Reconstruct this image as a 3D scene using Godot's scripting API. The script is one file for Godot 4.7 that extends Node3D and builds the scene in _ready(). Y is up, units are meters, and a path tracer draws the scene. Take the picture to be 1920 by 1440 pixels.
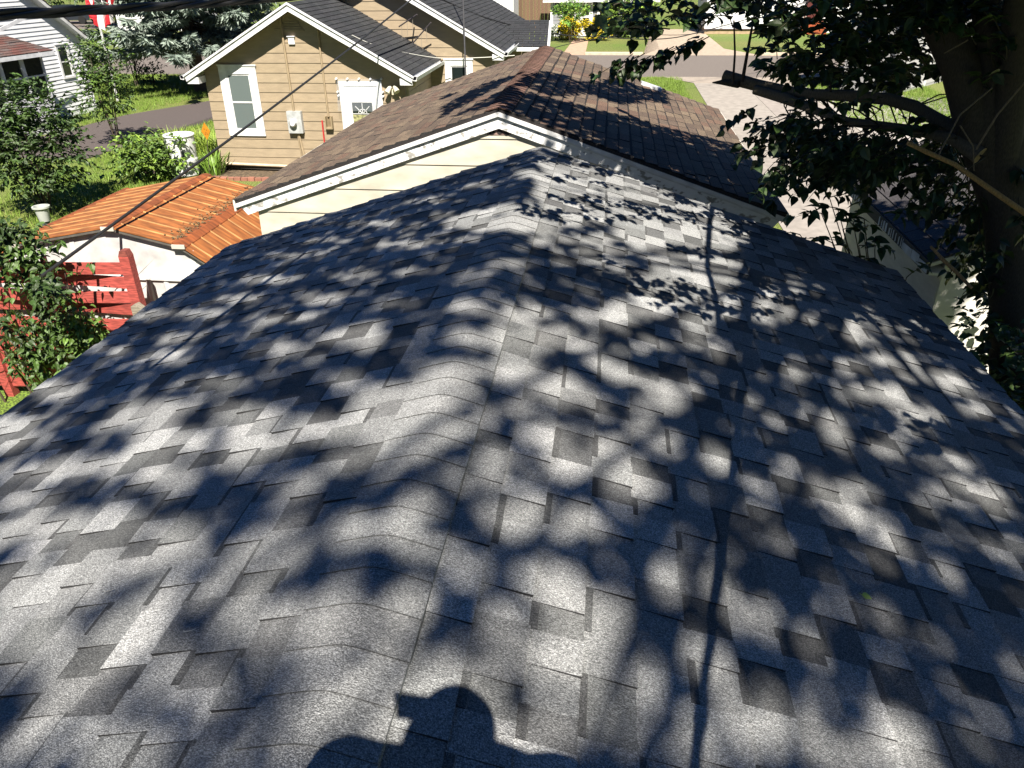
extends Node3D
# y up, metres. The ridge of the near garage runs along -Z. The lens stands at (0, EYE, 0).

const EYE := 4.5
const FOCAL := 1442.0            # in pixels of the 1920 x 1440 photograph
var cam_fw: Vector3
var cam_rt: Vector3
var cam_up: Vector3
var sun_to: Vector3              # unit vector towards the sun
var rng := RandomNumberGenerator.new()
var M := {}
var names := {}
const CAM := Vector3(0, EYE, 0)

# ---------------------------------------------------------------- photograph pixel -> direction / point
func ray(x: float, y: float) -> Vector3:
	return cam_fw + cam_rt * ((x - 960.0) / FOCAL) - cam_up * ((y - 720.0) / FOCAL)
func at_z(x: float, y: float, z: float) -> Vector3:
	var r := ray(x, y)
	return CAM + r * (z / r.z)
func at_y(x: float, y: float, h := 0.0) -> Vector3:
	var r := ray(x, y)
	return CAM + r * ((h - EYE) / r.y)
func at_plane(x: float, y: float, p: Vector3, n: Vector3) -> Vector3:
	var r := ray(x, y)
	return CAM + r * ((p - CAM).dot(n) / r.dot(n))
func to_px(p: Vector3) -> Vector2:
	var d := p - CAM
	var z := d.dot(cam_fw)
	if z < 0.05: return Vector2(-9999, -9999)
	return Vector2(960.0 + FOCAL * d.dot(cam_rt) / z, 720.0 - FOCAL * d.dot(cam_up) / z)

# ---------------------------------------------------------------- mesh builder (faces given counter-clockwise seen from outside)
class MB:
	var v := PackedVector3Array()
	var n := PackedVector3Array()
	var c := PackedColorArray()
	func tri(a: Vector3, b: Vector3, d: Vector3, col: Color) -> void:
		var nn := (b - a).cross(d - a).normalized()
		v.append(a); v.append(d); v.append(b)
		for i in 3:
			n.append(nn); c.append(col)
	func trin(a: Vector3, b: Vector3, d: Vector3, na: Vector3, nb: Vector3, nd: Vector3, col: Color) -> void:
		v.append(a); v.append(d); v.append(b)
		n.append(na); n.append(nd); n.append(nb)
		for i in 3: c.append(col)
	func quad(a: Vector3, b: Vector3, d: Vector3, e: Vector3, col: Color) -> void:
		tri(a, b, d, col); tri(a, d, e, col)
	# a convex outline pushed along ext
	func prism(poly: Array, ext: Vector3, col: Color, back := true) -> void:
		var pn := Vector3.ZERO
		for i in range(1, poly.size() - 1):
			pn += (poly[i] - poly[0]).cross(poly[i + 1] - poly[0])
		var p := poly.duplicate()
		if pn.dot(ext) > 0: p.reverse()
		for i in range(1, p.size() - 1):
			tri(p[0], p[i], p[i + 1], col)
			if back: tri(p[0] + ext, p[i + 1] + ext, p[i] + ext, col)
		for i in p.size():
			var a: Vector3 = p[i]
			var b: Vector3 = p[(i + 1) % p.size()]
			quad(a, a + ext, b + ext, b, col)
	func box(lo: Vector3, hi: Vector3, col: Color) -> void:
		prism([Vector3(lo.x, lo.y, hi.z), Vector3(hi.x, lo.y, hi.z), Vector3(hi.x, hi.y, hi.z), Vector3(lo.x, hi.y, hi.z)], Vector3(0, 0, lo.z - hi.z), col)
	# bar of rectangular section from a to b; side is the direction of its width
	func bar(a: Vector3, b: Vector3, side: Vector3, w: float, h: float, col: Color) -> void:
		var d := (b - a).normalized()
		var s := (side - d * side.dot(d)).normalized() * w * 0.5
		var u := d.cross(s).normalized() * h * 0.5
		prism([a - s - u, a + s - u, a + s + u, a - s + u], b - a, col)
	func tube(pts: Array, radii: Array, sides: int, col: Color, col2 = null) -> void:
		var rings := []
		var nrm := []
		var last := Vector3.ZERO
		for i in pts.size():
			var d: Vector3 = (pts[mini(i + 1, pts.size() - 1)] - pts[maxi(i - 1, 0)]).normalized()
			var s: Vector3 = last - d * last.dot(d)
			if s.length() < 0.01: s = d.cross(Vector3(0.31, 0.92, 0.24))
			s = s.normalized(); last = s
			var u := d.cross(s)
			var ring := []
			var rn := []
			for k in sides:
				var a := TAU * k / sides
				var o := s * cos(a) + u * sin(a)
				rn.append(o); ring.append(pts[i] + o * radii[i])
			rings.append(ring); nrm.append(rn)
		for i in range(pts.size() - 1):
			for k in sides:
				var j := (k + 1) % sides
				trin(rings[i][k], rings[i][j], rings[i + 1][j], nrm[i][k], nrm[i][j], nrm[i + 1][j], col)
				trin(rings[i][k], rings[i + 1][j], rings[i + 1][k], nrm[i][k], nrm[i + 1][j], nrm[i + 1][k], col)
		for e in [0, pts.size() - 1]:
			for k in range(1, sides - 1):
				if e == 0: tri(rings[e][0], rings[e][k + 1], rings[e][k], col if col2 == null else col2)
				else: tri(rings[e][0], rings[e][k], rings[e][k + 1], col if col2 == null else col2)
	# surface of revolution about a vertical axis: profile of (radius, height)
	func lathe(at: Vector3, prof: Array, sides: int, col: Color) -> void:
		for i in range(prof.size() - 1):
			var p: Vector2 = prof[i]
			var q: Vector2 = prof[i + 1]
			var t := (q - p).normalized()
			for k in sides:
				var a := TAU * k / sides
				var b := TAU * (k + 1) / sides
				var da := Vector3(cos(a), 0, -sin(a))
				var db := Vector3(cos(b), 0, -sin(b))
				var na := da * t.y + Vector3(0, -t.x, 0)
				var nb := db * t.y + Vector3(0, -t.x, 0)
				var A := at + da * p.x + Vector3(0, p.y, 0)
				var B := at + db * p.x + Vector3(0, p.y, 0)
				var C := at + db * q.x + Vector3(0, q.y, 0)
				var D := at + da * q.x + Vector3(0, q.y, 0)
				if p.x > 0.0001: trin(A, B, C, na, nb, nb, col)
				if q.x > 0.0001: trin(A, C, D, na, nb, na, col)
	# a leaf folded along its midrib
	func leaf(p: Vector3, d: Vector3, nn: Vector3, length: float, w: float, col: Color) -> void:
		var s := d.cross(nn).normalized() * w * 0.5
		var f := nn * w * 0.16
		var tip := p + d * length - nn * length * 0.10
		var m := p + d * length * 0.5 + nn * length * 0.03
		var l1 := p + d * length * 0.05 + s * 0.6 + f
		var l2 := p + d * length * 0.30 + s + f
		var l3 := p + d * length * 0.66 + s * 0.62 + f * 0.6
		var r1 := p + d * length * 0.05 - s * 0.6 + f
		var r2 := p + d * length * 0.30 - s + f
		var r3 := p + d * length * 0.66 - s * 0.62 + f * 0.6
		tri(p, l1, l2, col); tri(p, l2, m, col); tri(m, l2, l3, col); tri(m, l3, tip, col)
		tri(p, r2, r1, col); tri(p, m, r2, col); tri(m, r3, r2, col); tri(m, tip, r3, col)
	func blade(p: Vector3, d: Vector3, nn: Vector3, length: float, w: float, col: Color) -> void:
		var s := d.cross(nn).normalized() * w * 0.5
		var q := p + d * length * 0.45
		tri(p, q + s, p + d * length, col); tri(p, p + d * length, q - s, col)
	func commit_mesh(off: Vector3) -> ArrayMesh:
		var vv := v
		if off != Vector3.ZERO:
			vv = PackedVector3Array()
			vv.resize(v.size())
			for i in v.size(): vv[i] = v[i] - off
		var arr := []
		arr.resize(Mesh.ARRAY_MAX)
		arr[Mesh.ARRAY_VERTEX] = vv
		arr[Mesh.ARRAY_NORMAL] = n
		arr[Mesh.ARRAY_COLOR] = c
		var m := ArrayMesh.new()
		m.add_surface_from_arrays(Mesh.PRIMITIVE_TRIANGLES, arr)
		return m

func base_of(o: Node) -> Vector3:
	var p := Vector3.ZERO
	while o != null and o != self:
		p += o.position
		o = o.get_parent()
	return p
func numbered(called: String) -> String:
	if not names.has(called):
		names[called] = 0
		return called
	names[called] += 1
	return "%s_%03d" % [called, names[called]]
func put(mb: MB, called: String, mat: Material, parent: Node = self, kind := "") -> MeshInstance3D:
	var o := MeshInstance3D.new()
	var top := parent == self
	o.name = numbered(called) if top else called
	o.mesh = mb.commit_mesh(base_of(parent))
	o.material_override = mat
	parent.add_child(o, true)
	if kind: o.set_meta("kind", kind)
	return o
func thing(called: String, label: String, category: String, base: Vector3, group := "") -> Node3D:
	var o := Node3D.new()
	o.name = numbered(called)
	add_child(o)
	o.position = base
	tag(o, label, category, group)
	return o
func tag(o: Node, label: String, category: String, group := "") -> void:
	o.set_meta("label", label)
	o.set_meta("category", category)
	if group: o.set_meta("group", group)
func hub(called: String, parent: Node) -> Node3D:
	var o := Node3D.new()
	o.name = called
	parent.add_child(o, true)
	return o
func grey(g: float) -> Color: return Color(g, g, g)
func vary(c: Color, amount: float) -> Color:
	var k := 1.0 + rng.randf_range(-amount, amount)
	return Color(c.r * k, c.g * k, c.b * k)

# ---------------------------------------------------------------- materials: a grain texture times the colour of the vertices (linear)
func noise_tex(kind: int, freq: float, lo: float, hi: float, octaves: int, sd: int, gain := 1.0, px := 512) -> ImageTexture:
	var f := FastNoiseLite.new()
	f.noise_type = kind
	f.frequency = freq
	f.fractal_octaves = octaves
	f.seed = sd
	var im := f.get_seamless_image(px, px)
	im.convert(Image.FORMAT_L8)
	var d := im.get_data()
	for i in d.size():
		var t := clampf((d[i] / 255.0 - 0.5) * gain + 0.5, 0, 1)
		d[i] = int(255.0 * lerpf(lo, hi, t))
	var out := Image.create_from_data(px, px, false, Image.FORMAT_L8, d)
	out.convert(Image.FORMAT_RGB8)
	out.generate_mipmaps()
	return ImageTexture.create_from_image(out)
func speckle_tex(lo: float, hi: float, sd: int, power: float, px := 1024) -> ImageTexture:
	var r := RandomNumberGenerator.new()
	r.seed = sd
	var d := PackedByteArray()
	d.resize(px * px)
	for i in px * px:
		d[i] = int(255.0 * lerpf(lo, hi, pow(r.randf(), power)))
	var out := Image.create_from_data(px, px, false, Image.FORMAT_L8, d)
	out.convert(Image.FORMAT_RGB8)
	return ImageTexture.create_from_image(out)
func bump_of(t: ImageTexture, s: float) -> ImageTexture:
	var im := t.get_image().duplicate() as Image
	im.clear_mipmaps()
	im.convert(Image.FORMAT_RGBA8)
	im.bump_map_to_normal_map(s)
	return ImageTexture.create_from_image(im)
func mat(tex: Texture2D, size: Vector3, rough := 0.85, normal: Texture2D = null, nscale := 1.0, gain := 1.0) -> StandardMaterial3D:
	var m := StandardMaterial3D.new()
	m.vertex_color_use_as_albedo = true
	m.albedo_color = Color(gain, gain, gain).linear_to_srgb()
	m.roughness = rough
	if tex:
		m.albedo_texture = tex
		m.uv1_triplanar = true
		m.uv1_world_triplanar = true
		m.uv1_scale = Vector3(1.0 / size.x, 1.0 / size.y, 1.0 / size.z)
	if normal:
		m.normal_enabled = true
		m.normal_texture = normal
		m.normal_scale = nscale
	return m
func leaf_mat(back: Color) -> StandardMaterial3D:
	var m := StandardMaterial3D.new()
	m.vertex_color_use_as_albedo = true
	m.roughness = 0.55
	m.cull_mode = BaseMaterial3D.CULL_DISABLED
	m.backlight_enabled = true
	m.backlight = back
	return m

func make_materials() -> void:
	var gran := speckle_tex(0.30, 1.0, 11, 1.7)
	var gran2 := speckle_tex(0.38, 1.0, 13, 1.3)
	var soft := noise_tex(FastNoiseLite.TYPE_SIMPLEX_SMOOTH, 0.012, 0.80, 1.0, 5, 3)
	var patch := noise_tex(FastNoiseLite.TYPE_SIMPLEX_SMOOTH, 0.02, 0.62, 1.0, 6, 5, 1.6)
	var fine := speckle_tex(0.7, 1.0, 12, 1.0, 512)
	var grain := noise_tex(FastNoiseLite.TYPE_SIMPLEX, 0.03, 0.7, 1.0, 5, 6, 1.5)
	var rust := noise_tex(FastNoiseLite.TYPE_SIMPLEX, 0.014, 0.68, 1.0, 6, 7, 1.6)
	var turf := noise_tex(FastNoiseLite.TYPE_SIMPLEX, 0.06, 0.42, 1.0, 5, 8, 1.7)
	var turf2 := noise_tex(FastNoiseLite.TYPE_SIMPLEX_SMOOTH, 0.014, 0.6, 1.0, 4, 9, 1.6)
	M.shingle = mat(gran2, Vector3.ONE * 1.9, 0.92, bump_of(gran2, 3.0), 0.7, 1.0)
	M.brown_shingle = mat(gran, Vector3.ONE * 2.6, 0.95)
	M.dark_shingle = mat(gran, Vector3.ONE * 3.1, 0.95)
	M.paint = mat(soft, Vector3.ONE * 1.7, 0.6)
	M.siding = mat(noise_tex(FastNoiseLite.TYPE_SIMPLEX_SMOOTH, 0.012, 0.90, 1.0, 5, 41), Vector3(2.3, 0.6, 2.3), 0.62)
	M.cream = mat(noise_tex(FastNoiseLite.TYPE_SIMPLEX_SMOOTH, 0.01, 0.84, 1.0, 5, 21, 1.3), Vector3(2.6, 1.1, 2.6), 0.6)
	M.peel = peeling()
	M.metal = mat(soft, Vector3.ONE * 0.9, 0.45)
	M.metal.metallic_specular = 0.6
	M.rust = mat(rust, Vector3(2.4, 2.4, 0.7), 0.8)
	M.tin = mat(soft, Vector3(1.9, 1.5, 1.9), 0.42)
	M.wood = mat(noise_tex(FastNoiseLite.TYPE_SIMPLEX, 0.025, 0.72, 1.0, 5, 16, 1.6), Vector3(2.4, 0.3, 0.3), 0.8)
	M.bark = mat(grain, Vector3(0.16, 0.7, 0.16), 0.95, bump_of(grain, 6.0), 1.0)
	M.turf = mat(turf, Vector3.ONE * 1.3, 0.95)
	M.turf.detail_enabled = false
	M.asphalt = mat(fine, Vector3.ONE * 3.0, 0.92)
	M.concrete = mat(noise_tex(FastNoiseLite.TYPE_SIMPLEX, 0.02, 0.9, 1.0, 6, 31, 1.5), Vector3.ONE * 4.0, 0.9)
	M.soil = mat(turf2, Vector3.ONE * 0.8, 0.98)
	M.plain = mat(null, Vector3.ONE, 0.7)
	M.gloss = mat(null, Vector3.ONE, 0.3)
	M.rubber = mat(null, Vector3.ONE, 0.55)
	var g := StandardMaterial3D.new()
	g.albedo_color = Color(0.10, 0.13, 0.13)
	g.roughness = 0.06
	g.metallic_specular = 0.7
	M.glass = g
	var gb := StandardMaterial3D.new()
	gb.albedo_color = Color(0.36, 0.40, 0.40)
	gb.roughness = 0.1
	M.blind = gb
	var pl := StandardMaterial3D.new()
	pl.albedo_color = Color(0.75, 0.78, 0.82, 0.13)
	pl.transparency = BaseMaterial3D.TRANSPARENCY_ALPHA
	pl.roughness = 0.12
	M.plastic = pl
	M.leaf = leaf_mat(Color(0.2, 0.29, 0.05))
	M.needle = mat(null, Vector3.ONE, 0.8)

func peeling() -> StandardMaterial3D:
	# white paint flaked down to grey weathered wood
	var f := FastNoiseLite.new()
	f.noise_type = FastNoiseLite.TYPE_SIMPLEX
	f.frequency = 0.03
	f.fractal_octaves = 5
	f.seed = 77
	var im := f.get_seamless_image(512, 512)
	im.convert(Image.FORMAT_L8)
	var big := FastNoiseLite.new()
	big.noise_type = FastNoiseLite.TYPE_SIMPLEX_SMOOTH
	big.frequency = 0.007
	big.fractal_octaves = 2
	big.seed = 5
	var bi := big.get_seamless_image(512, 512)
	bi.convert(Image.FORMAT_L8)
	var d := im.get_data()
	var e := bi.get_data()
	var out := PackedByteArray()
	out.resize(d.size() * 3)
	for i in d.size():
		var t := d[i] / 255.0 + (e[i] / 255.0 - 0.5) * 0.5
		var w := clampf((t - 0.235) * 8.0, 0, 1)
		var k := 0.92 + d[i] / 255.0 * 0.08
		out[i * 3] = int(255 * lerpf(0.58 + 0.25 * d[i] / 255.0, k, w))
		out[i * 3 + 1] = int(255 * lerpf(0.57 + 0.25 * d[i] / 255.0, k, w))
		out[i * 3 + 2] = int(255 * lerpf(0.55 + 0.24 * d[i] / 255.0, k, w))
	var img := Image.create_from_data(512, 512, false, Image.FORMAT_RGB8, out)
	return mat(ImageTexture.create_from_image(img), Vector3(2.2, 1.3, 2.2), 0.7)

# ---------------------------------------------------------------- camera, sky, sun
func light_and_lens() -> void:
	var pitch := deg_to_rad(29.0)
	var yaw := deg_to_rad(7.1)
	var roll := deg_to_rad(-0.63)
	cam_fw = Vector3(-sin(yaw) * cos(pitch), -sin(pitch), -cos(yaw) * cos(pitch))
	var rt := Vector3(cos(yaw), 0, -sin(yaw))
	var up := rt.cross(cam_fw)
	cam_rt = rt * cos(roll) + up * sin(roll)
	cam_up = up * cos(roll) - rt * sin(roll)
	var cam := Camera3D.new()
	cam.name = "camera"
	cam.fov = rad_to_deg(2.0 * atan(720.0 / FOCAL))
	cam.near = 0.03
	cam.far = 400.0
	add_child(cam)
	cam.transform = Transform3D(Basis(cam_rt, cam_up, -cam_fw), CAM)
	cam.current = true
	var we := WorldEnvironment.new()
	we.name = "daylight"
	var env := Environment.new()
	env.background_mode = Environment.BG_SKY
	var sky := Sky.new()
	var sm := ProceduralSkyMaterial.new()
	sm.sky_top_color = Color(0.22, 0.43, 0.73)
	sm.sky_horizon_color = Color(0.58, 0.70, 0.82)
	sm.sky_curve = 0.18
	sm.ground_bottom_color = Color(0.16, 0.18, 0.12)
	sm.ground_horizon_color = Color(0.45, 0.52, 0.55)
	sky.sky_material = sm
	env.sky = sky
	env.background_energy_multiplier = 0.24
	env.tonemap_mode = Environment.TONE_MAPPER_LINEAR
	env.tonemap_exposure = 2.55
	env.sdfgi_enabled = true
	env.ssao_enabled = true
	env.ssil_enabled = true
	we.environment = env
	add_child(we)
	var el := deg_to_rad(51.0)
	var az := deg_to_rad(16.0)
	sun_to = Vector3(sin(az) * cos(el), sin(el), cos(az) * cos(el))
	var sun := DirectionalLight3D.new()
	sun.name = "sun"
	sun.light_energy = 1.6
	sun.light_color = Color(1.0, 0.965, 0.91)
	sun.light_angular_distance = 0.5
	sun.shadow_enabled = true
	add_child(sun)
	sun.look_at_from_position(sun_to * 50.0, Vector3.ZERO, Vector3.UP)

# ---------------------------------------------------------------- ground
func sheet(called: String, pts: Array, y: float, col: Color, m: Material, thick := 0.05) -> void:
	var mb := MB.new()
	var p := []
	for q in pts: p.append(Vector3(q.x, y, q.y))
	mb.prism(p, Vector3(0, -thick, 0), col)
	var o := put(mb, called, m)
	o.set_meta("kind", "structure")
const GRASS := Color(0.175, 0.275, 0.035)
func build_ground() -> void:
	var mb := MB.new()
	var n := 150
	var f := FastNoiseLite.new()
	f.seed = 9
	f.frequency = 0.12
	f.fractal_octaves = 4
	for i in n:
		for j in n:
			var x0 := lerpf(-150, 150, float(i) / n)
			var x1 := lerpf(-150, 150, float(i + 1) / n)
			var z0 := lerpf(40, -200, float(j) / n)
			var z1 := lerpf(40, -200, float(j + 1) / n)
			mb.quad(Vector3(x0, 0, z0), Vector3(x1, 0, z0), Vector3(x1, 0, z1), Vector3(x0, 0, z1), GRASS.lerp(Color(0.27, 0.28, 0.07), clampf(0.35 + f.get_noise_2d(x0, z0) * 0.9, 0, 0.8)))
	put(mb, "ground", M.turf).set_meta("kind", "structure")
	sheet("road", [Vector2(-120, -35.4), Vector2(120, -35.4), Vector2(120, -43.7), Vector2(-120, -43.7)], 0.006, Color(0.19, 0.162, 0.142), M.asphalt, 0.1)
	sheet("road", [Vector2(-120, -61), Vector2(-30, -61), Vector2(-30, -70), Vector2(-120, -70)], 0.006, Color(0.19, 0.162, 0.142), M.asphalt, 0.1)
	for s in [[-120.0, -2.6], [-1.4, 1.6], [7.6, 120.0]]:
		sheet("kerb", [Vector2(s[0], -43.7), Vector2(s[1], -43.7), Vector2(s[1], -44.25), Vector2(s[0], -44.25)], 0.11, Color(0.5, 0.42, 0.32), M.concrete, 0.2)
	# concrete drive beside the cream garage, with sawn joints between its slabs
	var zs := [-35.4, -31.6, -27.9, -24.2, -20.5, -16.8, -13.1, -9.4]
	var drive := hub("driveway", self)
	drive.set_meta("kind", "structure")
	for i in range(zs.size() - 1):
		for k in 2:
			var b := MB.new()
			var xa := 3.33 + k * 1.95 + (0.006 if k else 0.0)
			b.box(Vector3(xa, -0.08, zs[i + 1] + 0.008), Vector3(xa + 1.944, 0.012 + rng.randf_range(0, 0.004), zs[i] - 0.008), vary(Color(0.285, 0.257, 0.228), 0.05))
			put(b, "slab", M.concrete, drive)
	sheet("driveway_apron", [Vector2(2.2, -35.38), Vector2(3.34, -33.6), Vector2(7.24, -33.6), Vector2(8.3, -35.38)], 0.02, Color(0.3, 0.258, 0.215), M.concrete)
	sheet("driveway", [Vector2(1.6, -43.7), Vector2(7.6, -43.7), Vector2(6.1, -47.0), Vector2(6.0, -60.0), Vector2(2.7, -60.0), Vector2(2.6, -47.0)], 0.014, Color(0.37, 0.30, 0.23), M.concrete)
	sheet("footpath", [Vector2(-2.6, -43.7), Vector2(-1.4, -43.7), Vector2(-1.5, -53.2), Vector2(-2.4, -53.2)], 0.014, Color(0.42, 0.29, 0.2), M.concrete)
	sheet("driveway", [Vector2(-13.5, -19.0), Vector2(-13.0, -25.0), Vector2(-10.6, -35.3), Vector2(-13.4, -35.3), Vector2(-14.6, -28.2), Vector2(-16.1, -25.2), Vector2(-17.0, -19.0)], 0.012, Color(0.105, 0.085, 0.08), M.asphalt)
	sheet("flower_bed", [Vector2(-9.6, -17.3), Vector2(-4.4, -17.3), Vector2(-4.4, -18.05), Vector2(-9.6, -18.05)], 0.02, Color(0.14, 0.1, 0.06), M.soil)
	# grass blades where the lawns are near enough to show them
	var blade := MB.new()
	for k in 5:
		var a := TAU * k / 5.0 + 0.3
		var o := Vector3(cos(a), 0, sin(a)) * 0.018
		var s := Vector3(-sin(a), 0, cos(a)) * 0.007
		var t := o * 3.2 + Vector3(0, 0.075 + 0.012 * k, 0)
		blade.tri(o - s, o + s, t, Color(1, 1, 1))
	var mm := MultiMesh.new()
	mm.transform_format = MultiMesh.TRANSFORM_3D
	mm.use_colors = true
	mm.mesh = blade.commit_mesh(Vector3.ZERO)
	var spots := []
	while spots.size() < 42000:
		var p := Vector2(rng.randf_range(-24, -8.5), rng.randf_range(-35, -7))
		if spots.size() > 30000: p = Vector2(rng.randf_range(-1, 12), rng.randf_range(-35, -24))
		if p.x > 2.9 and p.x < 7.5: continue
		if p.y < -17 and p.x > -9.9 and p.x < -2: continue
		var edge := lerpf(-13.5, -10.6, clampf((-21.0 - p.y) / 14.3, 0, 1))
		if p.x > edge - 3.4 and p.x < edge + 0.2: continue
		spots.append(p)
	mm.instance_count = spots.size()
	for i in spots.size():
		var b := Basis(Vector3.UP, rng.randf() * TAU).scaled(Vector3.ONE * rng.randf_range(0.6, 1.35))
		mm.set_instance_transform(i, Transform3D(b, Vector3(spots[i].x, 0, spots[i].y)))
		mm.set_instance_color(i, vary(Color(0.135, 0.215, 0.026), 0.3))
	var gi := MultiMeshInstance3D.new()
	gi.name = "grass"
	gi.multimesh = mm
	gi.material_override = M.plain
	gi.set_meta("kind", "stuff")
	tag(gi, "short green lawn grass around the houses", "grass")
	add_child(gi)

# ---------------------------------------------------------------- roofs laid with shingles
# one shingle of a course: s along the slope from the ridge, z along the ridge
func slope_pt(r: Dictionary, side: int, s: float, z: float, up := 0.0) -> Vector3:
	var a: float = r.angle
	var sl := Vector3(side * cos(a), -sin(a), 0)
	var nn := Vector3(side * sin(a), cos(a), 0)
	return Vector3(r.x, r.y, z) + sl * s + nn * up
const CUT := Color(0.055, 0.055, 0.06)
func shingle(mb: MB, r: Dictionary, side: int, s0: float, s1: float, z0: float, z1: float, t: float, col: Color, lift := 0.0) -> void:
	var a := slope_pt(r, side, s0, z0, 0.001)
	var b := slope_pt(r, side, s0, z1, 0.001)
	var c := slope_pt(r, side, s1, z1, t + lift)
	var d := slope_pt(r, side, s1, z0, t)
	var nn := Vector3(side * sin(r.angle), cos(r.angle), 0)
	var down := nn * -(t * 0.75)
	if side > 0:
		mb.quad(a, d, c, b, col)
	else:
		mb.quad(a, b, c, d, col)
	for e in [[d, c], [a, d], [c, b]]:
		var p: Vector3 = e[0]
		var q: Vector3 = e[1]
		# cut edges are bare black asphalt
		if side > 0: mb.quad(p, p + down, q + down, q, CUT)
		else: mb.quad(q, q + down, p + down, p, CUT)
func px_area(p: Array) -> float:
	var s := 0.0
	var q := []
	for k in p:
		var u := to_px(k)
		if u.x < -5000: return 0.0
		q.append(u)
	var c: Vector2 = (q[0] + q[2]) * 0.5
	if c.x < -60 or c.x > 1980 or c.y < -40 or c.y > 1500: return 0.0
	for i in q.size():
		var a: Vector2 = q[i]
		var b: Vector2 = q[(i + 1) % q.size()]
		s += a.x * b.y - b.x * a.y
	return absf(s) * 0.5
# lays jobs = [area, args...]; the 300 that show largest become parts of their own
func lay(jobs: Array, r: Dictionary, mate: Material, roof: Node, most := 300) -> void:
	jobs.sort_custom(func(a, b): return a[0] > b[0])
	var rest := MB.new()
	for i in jobs.size():
		var j = jobs[i]
		if i < most and j[0] > 20.0:
			var mb := MB.new()
			for q in j[1]: shingle(mb, r, q[0], q[1], q[2], q[3], q[4], q[5], q[6], q[7])
			put(mb, "shingle", mate, roof)
		else:
			for q in j[1]: shingle(rest, r, q[0], q[1], q[2], q[3], q[4], q[5], q[6], q[7])
	put(rest, "shingle_field", mate, roof, "stuff")
func ridge_caps(r: Dictionary, z0: float, z1: float, step: float, half: float, thick: float, cols: Array, mate: Material, roof: Node, round_over := 0.06, back := true) -> void:
	var z := z0
	var k := 0
	while z > z1 + 0.02:
		var mb := MB.new()
		var col := vary(cols[rng.randi() % cols.size()], 0.10)
		var zn := z - step * 1.45
		if zn < z1: zn = z1
		# outline across the ridge, arched
		var prof := []
		var seg := 12
		for i in seg + 1:
			var u := lerpf(-half, half, float(i) / seg)
			var d := sqrt(u * u + round_over * round_over) - round_over * 0.45
			prof.append(Vector3(r.x + u * cos(r.angle), r.y - d * sin(r.angle) + 0.008, 0))
		var wob := rng.randf_range(-0.004, 0.004)
		for i in seg:
			var a: Vector3 = prof[i]
			var b: Vector3 = prof[i + 1]
			var n0 := Vector3(-(prof[mini(i + 1, seg)].y - prof[maxi(i - 1, 0)].y), prof[mini(i + 1, seg)].x - prof[maxi(i - 1, 0)].x, 0).normalized()
			var n1 := Vector3(-(prof[mini(i + 2, seg)].y - prof[i].y), prof[mini(i + 2, seg)].x - prof[i].x, 0).normalized()
			var A := Vector3(a.x + wob, a.y + thick, z)
			var B := Vector3(b.x + wob, b.y + thick, z)
			var C := Vector3(b.x, b.y + 0.001, zn)
			var D := Vector3(a.x, a.y + 0.001, zn)
			mb.trin(A, B, C, n0, n1, n1, col)
			mb.trin(A, C, D, n0, n1, n0, col)
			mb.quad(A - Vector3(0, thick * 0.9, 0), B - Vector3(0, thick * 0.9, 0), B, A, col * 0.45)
		for e in [0, seg]:
			var a: Vector3 = prof[e]
			var A := Vector3(a.x + wob, a.y + thick, z)
			var D := Vector3(a.x, a.y + 0.001, zn)
			var dn := Vector3(0, -0.012, 0)
			if e == 0: mb.quad(A, D, D + dn, A + dn, col)
			else: mb.quad(A, A + dn, D + dn, D, col)
		put(mb, "ridge_cap", mate, roof)
		z -= step * rng.randf_range(0.97, 1.03)
		k += 1

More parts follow.
